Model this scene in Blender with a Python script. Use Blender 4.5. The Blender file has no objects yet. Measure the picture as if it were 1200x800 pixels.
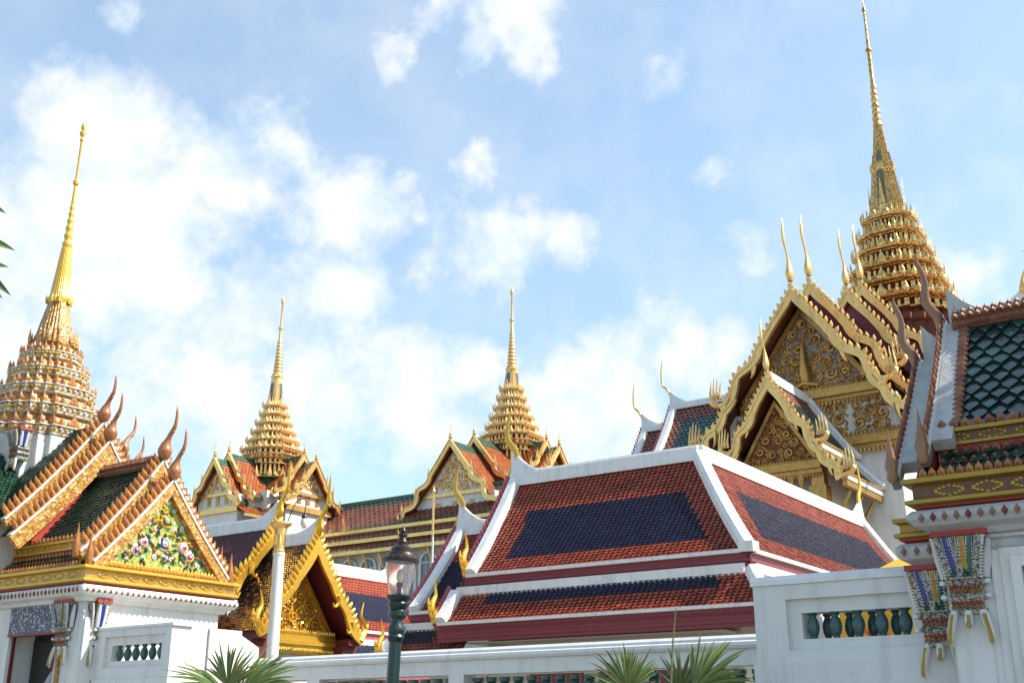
import bpy, math, random
from mathutils import Vector, Matrix
S = bpy.context.scene
COL = S.collection
rad = math.radians

# ------------------------------------------------------------------ camera
# world axes follow the building grid: +x right-front, +y right-back
cd = bpy.data.cameras.new('camera')
cam = bpy.data.objects.new('camera', cd)
COL.objects.link(cam)
cam.location = (0, 0, 1.6)
cam.rotation_euler = (rad(90 + 19.0), 0, rad(35))
cd.sensor_width = 36
cd.lens = 39.66
cd.clip_end = 5000
S.camera = cam

# ------------------------------------------------------------------ exposure
S.view_settings.view_transform = 'Standard'
S.view_settings.look = 'None'
S.view_settings.exposure = 1.0
S.view_settings.gamma = 1

# ------------------------------------------------------------------ sun
SUN_DIR = Vector((0.88, 0.47, 0)).normalized()
SUN_EL = rad(47)
sv = Vector((SUN_DIR.x * math.cos(SUN_EL), SUN_DIR.y * math.cos(SUN_EL), math.sin(SUN_EL)))
sd = bpy.data.lights.new('sun', 'SUN')
sd.energy = 4.2
sd.angle = rad(0.55)
sd.color = (1.0, 0.94, 0.84)
sun = bpy.data.objects.new('sun', sd)
sun.rotation_euler = (-sv).to_track_quat('-Z', 'Y').to_euler()
sun.location = (0, 0, 60)
COL.objects.link(sun)

# ------------------------------------------------------------------ world: sky with cumulus
W = bpy.data.worlds.new('World')
S.world = W
W.use_nodes = True
wt = W.node_tree
for n in list(wt.nodes):
    wt.nodes.remove(n)

def wn(t, **kw):
    n = wt.nodes.new(t)
    for k, v in kw.items():
        setattr(n, k, v)
    return n

def wmath(op, a, b=None, c=None, clamp=False):
    n = wn('ShaderNodeMath', operation=op, use_clamp=clamp)
    for i, x in enumerate((a, b, c)):
        if x is None:
            continue
        if isinstance(x, (int, float)):
            n.inputs[i].default_value = x
        else:
            wt.links.new(x, n.inputs[i])
    return n.outputs[0]

sky = wn('ShaderNodeTexSky', sky_type='NISHITA')
sky.sun_disc = False
sky.sun_elevation = SUN_EL
sky.sun_rotation = math.atan2(SUN_DIR.x, SUN_DIR.y)
sky.air_density = 1.0
sky.dust_density = 1.2
sky.ozone_density = 0.5
tc = wn('ShaderNodeTexCoord')
nz = wn('ShaderNodeTexNoise', noise_dimensions='3D')
nz.inputs['Scale'].default_value = 5.0
nz.inputs['Detail'].default_value = 6
nz.inputs['Roughness'].default_value = 0.62
wt.links.new(tc.outputs['Generated'], nz.inputs['Vector'])
sub = wn('ShaderNodeVectorMath', operation='SUBTRACT')
wt.links.new(nz.outputs['Color'], sub.inputs[0])
sub.inputs[1].default_value = (0.5, 0.5, 0.5)
scl = wn('ShaderNodeVectorMath', operation='SCALE')
wt.links.new(sub.outputs[0], scl.inputs[0])
scl.inputs['Scale'].default_value = 0.17
add = wn('ShaderNodeVectorMath', operation='ADD')
wt.links.new(tc.outputs['Generated'], add.inputs[0])
wt.links.new(scl.outputs[0], add.inputs[1])
CLOUDS = [  # azimuth from the view axis (deg), elevation (deg), radius, weight
    (-21.7, 26.3, 0.098, 0.93), (-24.7, 21.4, 0.117, 1.02), (-18.6, 21.8, 0.104, 1.02), (-15.7, 26.1, 0.075, 0.93), (-12.5, 28.7, 0.059, 0.79), (-9.1, 26.7, 0.065, 0.88), (-17.6, 16.9, 0.104, 0.74), (-23.7, 28.4, 0.042, 0.60), (-5.8, 27.3, 0.039, 0.70), (-27.0, 16.3, 0.104, 0.88), (-13.7, 20.6, 0.072, 0.74), (-9.0, 21.8, 0.068, 0.93), (-5.4, 17.2, 0.085, 1.02), (-9.4, 16.4, 0.085, 0.98), (-2.3, 17.9, 0.052, 0.84), (-13.2, 14.7, 0.085, 0.84), (-4.4, 13.8, 0.065, 0.79), (-0.9, 24.4, 0.068, 0.84), (2.4, 24.0, 0.046, 0.65), (-1.9, 28.8, 0.035, 0.65), (-4.7, 23.3, 0.042, 0.60), (4.5, 16.6, 0.075, 0.98), (2.2, 14.7, 0.078, 0.93), (8.5, 16.7, 0.055, 0.79), (11.2, 17.2, 0.049, 0.79), (6.2, 13.7, 0.065, 0.84), (0.0, 34.8, 0.055, 0.67), (-5.6, 35.1, 0.046, 0.66), (-3.0, 33.0, 0.035, 0.55), (9.4, 32.3, 0.042, 0.50), (11.8, 26.1, 0.032, 0.60), (13.2, 22.8, 0.046, 0.60), (23.1, 21.6, 0.056, 0.50), (-22.7, 32.9, 0.032, 0.42), (-32.0, 22.0, 0.130, 0.93), (30.3, 12.7, 0.098, 0.74), (17.1, 11.6, 0.113, 0.60), (-15.9, 42.3, 0.078, 0.74), (16.1, 44.0, 0.084, 0.60)
]
field = None
for az, el, r, wgt in CLOUDS:
    th = rad(35) - rad(az)
    c = (-math.sin(th) * math.cos(rad(el)), math.cos(th) * math.cos(rad(el)), math.sin(rad(el)))
    d = wn('ShaderNodeVectorMath', operation='DISTANCE')
    wt.links.new(add.outputs[0], d.inputs[0])
    d.inputs[1].default_value = c
    m = wmath('MULTIPLY_ADD', d.outputs['Value'], -wgt / r, wgt)
    field = m if field is None else wmath('SMOOTH_MAX', field, m, 0.15)
nz2 = wn('ShaderNodeTexNoise', noise_dimensions='3D')
nz2.inputs['Scale'].default_value = 11.0
nz2.inputs['Detail'].default_value = 8
nz2.inputs['Roughness'].default_value = 0.6
wt.links.new(tc.outputs['Generated'], nz2.inputs['Vector'])
dens = wmath('ADD', field, wmath('MULTIPLY_ADD', nz2.outputs['Fac'], 1.25, -0.60))
mr = wn('ShaderNodeMapRange', interpolation_type='SMOOTHSTEP')
wt.links.new(dens, mr.inputs['Value'])
mr.inputs['From Min'].default_value = -0.12
mr.inputs['From Max'].default_value = 0.68
# thin high veil everywhere
nz3 = wn('ShaderNodeTexNoise', noise_dimensions='3D')
nz3.inputs['Scale'].default_value = 3.0
nz3.inputs['Detail'].default_value = 5
wt.links.new(tc.outputs['Generated'], nz3.inputs['Vector'])
veil = wmath('MULTIPLY_ADD', nz3.outputs['Fac'], 0.45, 0.10)
cover = wmath('MAXIMUM', wmath('MULTIPLY', mr.outputs[0], 0.97), veil)
# cloud tone: whiter where thick; blue-grey shade painted behind denser sunward parts
ramp = wn('ShaderNodeValToRGB')
offs = wn('ShaderNodeVectorMath', operation='ADD')
wt.links.new(tc.outputs['Generated'], offs.inputs[0])
offs.inputs[1].default_value = tuple(sv * 0.045)
nz4 = wn('ShaderNodeTexNoise', noise_dimensions='3D')
nz4.inputs['Scale'].default_value = 11.0
nz4.inputs['Detail'].default_value = 5
nz4.inputs['Roughness'].default_value = 0.6
wt.links.new(offs.outputs[0], nz4.inputs['Vector'])
relief = wmath('SUBTRACT', nz2.outputs['Fac'], nz4.outputs['Fac'])
wt.links.new(wmath('ADD', wmath('MULTIPLY_ADD', relief, 1.7, 0.48), wmath('MULTIPLY', field, 0.14)), ramp.inputs['Fac'])
ramp.color_ramp.elements[0].position = 0.30
ramp.color_ramp.elements[0].color = (0.71, 0.83, 0.95, 1)
ramp.color_ramp.elements[1].position = 0.75
ramp.color_ramp.elements[1].color = (1.0, 1.0, 1.0, 1)
cs = wn('ShaderNodeVectorMath', operation='SCALE')
wt.links.new(ramp.outputs['Color'], cs.inputs[0])
cs.inputs['Scale'].default_value = 4.35
mx = wn('ShaderNodeMix', data_type='RGBA')
wt.links.new(cover, mx.inputs[0])
tint = wn('ShaderNodeVectorMath', operation='MULTIPLY')
wt.links.new(sky.outputs['Color'], tint.inputs[0])
tint.inputs[1].default_value = (0.85, 1.03, 1.04)
wt.links.new(tint.outputs[0], mx.inputs[6])
wt.links.new(cs.outputs[0], mx.inputs[7])
bg = wn('ShaderNodeBackground')
bg.inputs['Strength'].default_value = 0.13
wt.links.new(mx.outputs[2], bg.inputs['Color'])
wo = wn('ShaderNodeOutputWorld')
wt.links.new(bg.outputs[0], wo.inputs['Surface'])

# ------------------------------------------------------------------ materials
M = {}

def mat(name, col, rough=0.6, metal=0.0, var=0.12, vs=2.0, island=0.0, bump=0.0, bs=25.0,
        dirt_shade=None, dirt_amt=0.3, coat=0.0, spec=0.5, pattern=None):
    m = bpy.data.materials.new(name)
    m.use_nodes = True
    nt = m.node_tree
    b = nt.nodes['Principled BSDF']
    b.inputs['Roughness'].default_value = rough
    b.inputs['Metallic'].default_value = metal
    b.inputs['Coat Weight'].default_value = coat
    b.inputs['Coat Roughness'].default_value = 0.12
    b.inputs['Specular IOR Level'].default_value = spec
    t = nt.nodes.new('ShaderNodeTexCoord')
    L = nt.links.new
    co = t.outputs['Object']
    out = None
    if pattern == 'mosaic':            # small glass / porcelain chips
        vo = nt.nodes.new('ShaderNodeTexVoronoi')
        vo.inputs['Scale'].default_value = bs
        L(co, vo.inputs['Vector'])
        sep = nt.nodes.new('ShaderNodeSeparateColor')
        L(vo.outputs['Color'], sep.inputs[0])
        cr = nt.nodes.new('ShaderNodeValToRGB')
        cr.color_ramp.interpolation = 'CONSTANT'
        els = cr.color_ramp.elements
        k = len(col)
        els[0].color = (*col[0], 1)
        els[1].position = 1.0 / k
        els[1].color = (*col[1], 1)
        for i in range(2, k):
            e = els.new(i / k)
            e.color = (*col[i], 1)
        L(sep.outputs[0], cr.inputs['Fac'])
        out = cr.outputs['Color']
        bp = nt.nodes.new('ShaderNodeBump')
        bp.inputs['Strength'].default_value = bump
        bp.inputs['Distance'].default_value = 0.02
        L(vo.outputs['Distance'], bp.inputs['Height'])
        L(bp.outputs[0], b.inputs['Normal'])
    else:
        n = nt.nodes.new('ShaderNodeTexNoise')
        n.inputs['Scale'].default_value = vs
        n.inputs['Detail'].default_value = 6
        n.inputs['Roughness'].default_value = 0.65
        L(co, n.inputs['Vector'])
        h = nt.nodes.new('ShaderNodeHueSaturation')
        h.inputs['Color'].default_value = (*col, 1)
        ma = nt.nodes.new('ShaderNodeMath')
        ma.operation = 'MULTIPLY_ADD'
        L(n.outputs['Fac'], ma.inputs[0])
        ma.inputs[1].default_value = var * 2
        ma.inputs[2].default_value = 1 - var
        val = ma.outputs[0]
        if island:
            g = nt.nodes.new('ShaderNodeNewGeometry')
            m2 = nt.nodes.new('ShaderNodeMath')
            m2.operation = 'MULTIPLY_ADD'
            L(g.outputs['Random Per Island'], m2.inputs[0])
            m2.inputs[1].default_value = island * 2
            m2.inputs[2].default_value = 1 - island
            m3 = nt.nodes.new('ShaderNodeMath')
            m3.operation = 'MULTIPLY'
            L(val, m3.inputs[0])
            L(m2.outputs[0], m3.inputs[1])
            val = m3.outputs[0]
            m4 = nt.nodes.new('ShaderNodeMath')
            m4.operation = 'MULTIPLY_ADD'
            L(g.outputs['Random Per Island'], m4.inputs[0])
            m4.inputs[1].default_value = 0.012
            m4.inputs[2].default_value = 0.494
            L(m4.outputs[0], h.inputs['Hue'])
        L(val, h.inputs['Value'])
        out = h.outputs['Color']
        if dirt_shade:
            n2 = nt.nodes.new('ShaderNodeTexNoise')
            n2.inputs['Scale'].default_value = vs * 2.3
            n2.inputs['Detail'].default_value = 8
            n2.inputs['Roughness'].default_value = 0.7
            mp = nt.nodes.new('ShaderNodeMapping')
            mp.inputs['Scale'].default_value = (1.3, 1.3, 0.22)
            L(co, mp.inputs['Vector'])
            L(mp.outputs[0], n2.inputs['Vector'])
            r2 = nt.nodes.new('ShaderNodeMapRange')
            L(n2.outputs['Fac'], r2.inputs['Value'])
            r2.inputs['From Min'].default_value = 0.48
            r2.inputs['From Max'].default_value = 0.75
            r2.inputs['To Max'].default_value = dirt_amt
            mi = nt.nodes.new('ShaderNodeMix')
            mi.data_type = 'RGBA'
            L(r2.outputs[0], mi.inputs[0])
            L(out, mi.inputs[6])
            mi.inputs[7].default_value = (*dirt_shade, 1)
            out = mi.outputs[2]
        if pattern == 'carved':        # recesses of the carving darkened in colour, standing in for shade
            vo = nt.nodes.new('ShaderNodeTexVoronoi')
            vo.inputs['Scale'].default_value = bs
            vo.feature = 'F1'
            L(co, vo.inputs['Vector'])
            r3 = nt.nodes.new('ShaderNodeMapRange')
            L(vo.outputs['Distance'], r3.inputs['Value'])
            r3.inputs['From Min'].default_value = 0.42
            r3.inputs['From Max'].default_value = 0.62
            r3.inputs['To Max'].default_value = 0.55
            mi = nt.nodes.new('ShaderNodeMix')
            mi.data_type = 'RGBA'
            L(r3.outputs[0], mi.inputs[0])
            L(out, mi.inputs[6])
            mi.inputs[7].default_value = (*(dirt_shade or (0.2, 0.05, 0.02)), 1)
            out = mi.outputs[2]
            bp = nt.nodes.new('ShaderNodeBump')
            bp.invert = True
            bp.inputs['Strength'].default_value = bump
            bp.inputs['Distance'].default_value = 0.03
            L(vo.outputs['Distance'], bp.inputs['Height'])
            L(bp.outputs[0], b.inputs['Normal'])
        elif bump:
            n3 = nt.nodes.new('ShaderNodeTexNoise')
            n3.inputs['Scale'].default_value = bs
            n3.inputs['Detail'].default_value = 5
            L(co, n3.inputs['Vector'])
            bp = nt.nodes.new('ShaderNodeBump')
            bp.inputs['Strength'].default_value = bump
            bp.inputs['Distance'].default_value = 0.02
            L(n3.outputs['Fac'], bp.inputs['Height'])
            L(bp.outputs[0], b.inputs['Normal'])
    L(out, b.inputs['Base Color'])
    M[name] = m
    return m

mat('white_plaster', (0.66, 0.648, 0.62), 0.75, var=0.07, vs=1.3, bump=0.3, bs=9, dirt_shade=(0.30, 0.28, 0.25), dirt_amt=0.5)
mat('white_trim', (0.70, 0.69, 0.665), 0.6, var=0.06, vs=2.0, bump=0.2, bs=14, dirt_shade=(0.28, 0.26, 0.24), dirt_amt=0.45)
mat('old_white', (0.42, 0.42, 0.41), 0.7, var=0.12, vs=4, bump=0.4, bs=22, dirt_shade=(0.22, 0.17, 0.14), dirt_amt=0.6)
mat('cream_wall', (0.48, 0.43, 0.35), 0.75, var=0.06, vs=1.2, bump=0.15, bs=8)
mat('red_tile', (0.32, 0.048, 0.018), 0.44, var=0.2, vs=1.1, island=0.18, coat=0.06, spec=.32, dirt_shade=(0.13, 0.035, 0.022), dirt_amt=0.3)
mat('navy_tile', (0.0075, 0.011, 0.042), 0.5, var=0.22, vs=1.2, island=0.34, coat=0.03, spec=.28, dirt_shade=(0.05, 0.045, 0.05), dirt_amt=0.3)
mat('orange_tile', (0.38, 0.095, 0.022), 0.4, var=0.12, vs=1.6, island=0.18)
mat('brick_tile', (0.24, 0.075, 0.045), 0.5, var=0.12, vs=1.2, island=0.14)
mat('green_tile', (0.010, 0.050, 0.042), 0.25, var=0.25, vs=2.2, island=0.35, coat=0.3)
mat('dark_green_tile', (0.016, 0.072, 0.040), 0.28, var=0.2, vs=3, island=0.3, coat=0.3)
mat('palace_green_tile', (0.04, 0.10, 0.062), 0.4, var=0.15, vs=2, island=0.2)
mat('amber_tile', (0.27, 0.095, 0.02), 0.3, metal=0.15, var=0.3, vs=3, island=0.5)
mat('black_tile', (0.025, 0.018, 0.016), 0.25, var=0.3, vs=2, island=0.5, coat=0.3)
mat('plum_tile', (0.11, 0.028, 0.035), 0.4, var=0.15, vs=2, island=0.2)
mat('tile_bed', (0.05, 0.025, 0.02), 0.9)
mat('green_bed', (0.008, 0.014, 0.012), 0.9)
mat('maroon_paint', (0.19, 0.022, 0.032), 0.5, var=0.1, vs=2.5, bump=0.1, bs=12)
mat('rose_paint', (0.36, 0.07, 0.10), 0.5, var=0.12, vs=3)
mat('deep_red', (0.12, 0.012, 0.012), 0.55, var=0.15, vs=3)
mat('scarlet', (0.36, 0.03, 0.018), 0.5, var=0.2, vs=6)
mat('soffit_red', (0.16, 0.04, 0.018), 0.7, var=0.12, vs=2)
mat('gold', (0.88, 0.54, 0.18), 0.30, metal=0.85, var=0.25, vs=2.0, bump=0.6, bs=8, dirt_shade=(0.13, 0.05, 0.015), dirt_amt=0.4, pattern='carved')
mat('pale_gold', (0.84, 0.52, 0.18), 0.32, metal=0.72, var=0.2, vs=1.6, bump=0.5, bs=7, dirt_shade=(0.16, 0.065, 0.018), dirt_amt=0.45)
mat('old_gold', (0.52, 0.29, 0.08), 0.40, metal=0.7, var=0.25, vs=3.0, bump=0.5, bs=14, dirt_shade=(0.09, 0.04, 0.015), dirt_amt=0.6)
mat('carved_gold', (0.62, 0.38, 0.11), 0.4, metal=0.55, var=0.2, vs=4, bump=0.8, bs=9, dirt_shade=(0.10, 0.035, 0.012), pattern='carved')
mat('bright_gold', (0.76, 0.42, 0.05), 0.27, metal=0.7, var=0.16, vs=5, bump=0.35, bs=24)
mat('yellow_gold', (0.58, 0.36, 0.04), 0.38, metal=0.35, var=0.15, vs=5, bump=0.3, bs=20)
mat('tarnished_gold', (0.34, 0.21, 0.035), 0.4, metal=0.5, var=0.3, vs=7, bump=0.3, bs=25)
mat('terracotta', (0.34, 0.122, 0.020), 0.42, var=0.22, vs=6, island=0.22, coat=0.25)
mat('brown_glaze', (0.34, 0.125, 0.038), 0.3, var=0.25, vs=5, coat=0.35)
mat('horn_bronze', (0.24, 0.115, 0.05), 0.4, var=0.25, vs=6, coat=0.2)
mat('dark_bronze', (0.13, 0.065, 0.03), 0.5, var=0.35, vs=9, bump=0.5, bs=30)
mat('light_gold', (0.84, 0.56, 0.24), 0.36, metal=0.55, var=0.22, vs=1.5, bump=0.4, bs=5, dirt_shade=(0.30, 0.15, 0.05), dirt_amt=0.5)
mat('bell_glass', (0.16, 0.15, 0.075), 0.3, metal=0.3, var=0.4, vs=6)
mat('rust_tile', (0.21, 0.075, 0.035), 0.5, var=0.3, vs=9, island=0.3)
mat('mirror_white', (0.22, 0.215, 0.21), 0.4, metal=0.1, var=0.22, vs=8, bump=0.4, bs=30)
mat('grey_glass', (0.12, 0.14, 0.15), 0.15, metal=0.2, var=0.3, vs=2)
mat('opening_shade', (0.012, 0.010, 0.010), 0.6)
mat('baluster_glaze', (0.025, 0.085, 0.082), 0.3, var=0.45, vs=14, coat=0.3, bump=0.3, bs=30)
mat('lamp_green', (0.003, 0.020, 0.018), 0.35, var=0.15, vs=6, coat=0.25, bump=0.08, bs=40)
mat('lamp_brown', (0.028, 0.017, 0.013), 0.4, metal=0.3, var=0.2, vs=8, bump=0.1, bs=30)
mat('lamp_bulb', (0.75, 0.6, 0.35), 0.2, var=0.05)
mat('frond', (0.105, 0.15, 0.03), 0.5, var=0.3, vs=2, island=0.45)
mat('frond_dry', (0.20, 0.14, 0.055), 0.7, var=0.3, vs=2, island=0.3)
mat('frond_stem', (0.14, 0.14, 0.04), 0.6, var=0.2, vs=5)
mat('leaf', (0.07, 0.12, 0.02), 0.45, var=0.3, vs=6, island=0.3)
mat('bark', (0.12, 0.085, 0.055), 0.9, var=0.3, vs=6, bump=0.7, bs=18)
mat('yellow_cloth', (0.62, 0.36, 0.012), 0.7, var=0.08, vs=2, bump=0.1, bs=10)
mat('orange_petals', (0.85, 0.13, 0.02), 0.7, var=0.3, vs=20, island=0.3)
mat('paving', (0.22, 0.21, 0.19), 0.85, var=0.12, vs=0.5, bump=0.3, bs=6, dirt_shade=(0.2, 0.19, 0.17), dirt_amt=0.4)
mat('porcelain', [(0.54, 0.53, 0.49), (0.52, 0.52, 0.50), (0.45, 0.27, 0.05), (0.54, 0.53, 0.49), (0.32, 0.12, 0.05), (0.48, 0.45, 0.38)], 0.3, bump=0.6, bs=16, pattern='mosaic')
mat('porcelain_flowers', [(0.22, 0.34, 0.07), (0.15, 0.28, 0.05), (0.52, 0.36, 0.04), (0.26, 0.38, 0.09), (0.40, 0.36, 0.06), (0.14, 0.26, 0.05), (0.42, 0.40, 0.30)], 0.3, bump=0.8, bs=17, pattern='mosaic')
mat('orange_mosaic', [(0.36, 0.17, 0.03), (0.40, 0.20, 0.035), (0.26, 0.10, 0.02), (0.46, 0.25, 0.04), (0.34, 0.14, 0.025), (0.50, 0.36, 0.12)], 0.35, bump=0.6, bs=22, pattern='mosaic')
mat('capital_mosaic', [(0.44, 0.43, 0.38), (0.38, 0.37, 0.32), (0.05, 0.12, 0.09), (0.42, 0.41, 0.37), (0.22, 0.08, 0.05), (0.40, 0.39, 0.34), (0.30, 0.23, 0.07), (0.06, 0.08, 0.16)], 0.35, bump=0.7, bs=62, pattern='mosaic')
mat('lintel_mosaic', [(0.03, 0.035, 0.08), (0.05, 0.05, 0.10), (0.10, 0.09, 0.11), (0.03, 0.035, 0.07), (0.12, 0.03, 0.05), (0.035, 0.04, 0.09), (0.35, 0.32, 0.25)], 0.15, metal=0.3, bump=0.5, bs=30, pattern='mosaic')
mat('blue_mosaic', (0.015, 0.03, 0.20), 0.2, var=0.3, vs=20, coat=0.4)
mat('green_mosaic', (0.02, 0.08, 0.05), 0.2, var=0.3, vs=20, coat=0.4)
mat('white_porcelain', (0.56, 0.55, 0.52), 0.3, var=0.06, vs=10, coat=0.3)
mat('pink_porcelain', (0.52, 0.20, 0.26), 0.3, var=0.2, vs=20, coat=0.3)
mat('yellow_porcelain', (0.60, 0.37, 0.025), 0.3, var=0.2, vs=14, coat=0.3)

def glass_mat():
    m = bpy.data.materials.new('lantern_glass')
    m.use_nodes = True
    nt = m.node_tree
    b = nt.nodes['Principled BSDF']
    b.inputs['Base Color'].default_value = (0.93, 0.90, 0.90, 1)
    b.inputs['Roughness'].default_value = 0.08
    b.inputs['IOR'].default_value = 1.2
    b.inputs['Transmission Weight'].default_value = 0.93
    b.inputs['Specular IOR Level'].default_value = 0.8
    M['lantern_glass'] = m
glass_mat()

# ------------------------------------------------------------------ mesh helpers
class MB:
    def __init__(s):
        s.v = []; s.f = []; s.m = []; s.sm = []
    def add(s, vs, fs, m=0, smooth=False):
        o = len(s.v)
        s.v += [tuple(v) for v in vs]
        for f in fs:
            s.f.append([i + o for i in f])
            s.m.append(m); s.sm.append(smooth)
    def box(s, x0, x1, y0, y1, z0, z1, m=0):
        vs = [(x0,y0,z0),(x1,y0,z0),(x1,y1,z0),(x0,y1,z0),(x0,y0,z1),(x1,y0,z1),(x1,y1,z1),(x0,y1,z1)]
        s.add(vs, [(0,3,2,1),(4,5,6,7),(0,1,5,4),(1,2,6,5),(2,3,7,6),(3,0,4,7)], m)
    def rings(s, rs, m=0, cap0=True, cap1=True, smooth=False, ms=None, closed=True):
        n = len(rs[0]); vs = [p for r in rs for p in r]
        o = len(s.v)
        s.v += [tuple(v) for v in vs]
        for i in range(len(rs) - 1):
            for j in range(n if closed else n - 1):
                k = (j + 1) % n
                s.f.append([o+i*n+j, o+i*n+k, o+(i+1)*n+k, o+(i+1)*n+j])
                s.m.append(ms[i] if ms else m); s.sm.append(smooth)
        if cap0:
            s.f.append([o + j for j in range(n)][::-1]); s.m.append(m); s.sm.append(False)
        if cap1:
            s.f.append([o + (len(rs)-1)*n + j for j in range(n)]); s.m.append(m); s.sm.append(False)
    def lathe(s, prof, c=(0,0,0), seg=16, m=0, smooth=True, ms=None):
        rs = [[(c[0]+r*math.cos(2*math.pi*j/seg), c[1]+r*math.sin(2*math.pi*j/seg), c[2]+z) for j in range(seg)] for r, z in prof]
        s.rings(rs, m, True, True, smooth, ms)
    def tube(s, pts, rr, seg=6, m=0, flat=1.0, smooth=True):
        pts = [Vector(p) for p in pts]
        n = len(pts)
        if isinstance(rr, (int, float)): rr = [rr] * n
        t0 = (pts[1] - pts[0]).normalized()
        side = t0.cross(Vector((0.13, 0.31, 0.94))).normalized()
        rs = []
        for i in range(n):
            t = (pts[min(i+1, n-1)] - pts[max(i-1, 0)]).normalized()
            side = (side - t * side.dot(t)).normalized()
            up = t.cross(side)
            rs.append([pts[i] + (side*math.cos(2*math.pi*j/seg)*flat + up*math.sin(2*math.pi*j/seg)) * rr[i] for j in range(seg)])
        s.rings(rs, m, True, True, smooth)
    def sweep(s, pts, sec, m=0, up=(0,0,1), scales=None, smooth=False):
        pts = [Vector(p) for p in pts]; up = Vector(up); n = len(pts); rs = []
        for i in range(n):
            t = (pts[min(i+1, n-1)] - pts[max(i-1, 0)]).normalized()
            sd_ = t.cross(up).normalized(); u = sd_.cross(t)
            k = scales[i] if scales else 1.0
            if isinstance(k, (int, float)): k = (k, k)
            rs.append([pts[i] + sd_ * a * k[0] + u * b * k[1] for a, b in sec])
        s.rings(rs, m, True, True, smooth)
    def poly_prism(s, front, back, m=0, side_m=None):
        n = len(front)
        o = len(s.v)
        s.v += [tuple(v) for v in front] + [tuple(v) for v in back]
        s.f.append([o+i for i in range(n)]); s.m.append(m); s.sm.append(False)
        s.f.append([o+n+i for i in range(n)][::-1]); s.m.append(m); s.sm.append(False)
        for i in range(n):
            k = (i+1) % n
            s.f.append([o+i, o+n+i, o+n+k, o+k]); s.m.append(m if side_m is None else side_m); s.sm.append(False)
    def mesh(s, name, mats, off=(0,0,0), sharp=40):
        me = bpy.data.meshes.new(name)
        ox, oy, oz = off
        me.from_pydata([(x-ox, y-oy, z-oz) for x, y, z in s.v], [], s.f)
        for k in mats: me.materials.append(M[k])
        me.polygons.foreach_set('material_index', s.m)
        me.polygons.foreach_set('use_smooth', s.sm)
        if any(s.sm):
            try: me.set_sharp_from_angle(angle=rad(sharp))
            except Exception: pass
        me.update()
        return me

ORG = {}

def thing(name, loc, label, cat, group=None):
    o = bpy.data.objects.new(name, None)
    COL.objects.link(o)
    o.location = loc
    o.empty_display_size = 0.3
    o['label'] = label; o['category'] = cat
    if group: o['group'] = group
    ORG[o] = Vector(loc)
    return o

def part(name, mb, mats, parent, label=None):
    if isinstance(mats, str): mats = [mats]
    off = ORG[parent]
    o = bpy.data.objects.new(name, mb.mesh(name, mats, off))
    COL.objects.link(o)
    o.parent = parent
    if label: o['label'] = label
    ORG[o] = off
    return o

def part_islands(name, mb, mats, parent):
    """one object per connected piece"""
    par = list(range(len(mb.v)))
    def find(i):
        while par[i] != i:
            par[i] = par[par[i]]; i = par[i]
        return i
    for f in mb.f:
        r0 = find(f[0])
        for i in f[1:]: par[find(i)] = r0
    groups = {}
    for k, f in enumerate(mb.f): groups.setdefault(find(f[0]), []).append(k)
    for fs in groups.values():
        q = MB(); ix = {}
        for k in fs:
            g_ = []
            for i in mb.f[k]:
                if i not in ix: ix[i] = len(q.v); q.v.append(mb.v[i])
                g_.append(ix[i])
            q.f.append(g_); q.m.append(mb.m[k]); q.sm.append(mb.sm[k])
        part(name, q, mats, parent)

def inst(name, me, parent, loc, rotz=0.0, scale=(1,1,1)):
    o = bpy.data.objects.new(name, me)
    COL.objects.link(o)
    o.parent = parent
    o.location = Vector(loc) - ORG[parent]
    o.rotation_euler = (0, 0, rotz)
    o.scale = scale if not isinstance(scale, (int, float)) else (scale,)*3
    return o

class Frame:                       # a: along the gable, n: outward, z: up
    def __init__(s, x, y, en):
        s.o = Vector((x, y, 0)); s.en = Vector((en[0], en[1], 0)); s.ea = Vector((-en[1], en[0], 0))
        s.rz = math.atan2(s.ea.y, s.ea.x)
    def p(s, a, n, z):
        v = s.o + s.ea * a + s.en * n
        return Vector((v.x, v.y, z))

def lerp(a, b, t): return a + (b - a) * t

def prof_fn(w0, z0, w1, z1, sag):
    def f(t):
        a = lerp(w0, w1, t); z = lerp(z0, z1, t) - sag * 4 * t * (1 - t)
        return a, z
    return f

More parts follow.
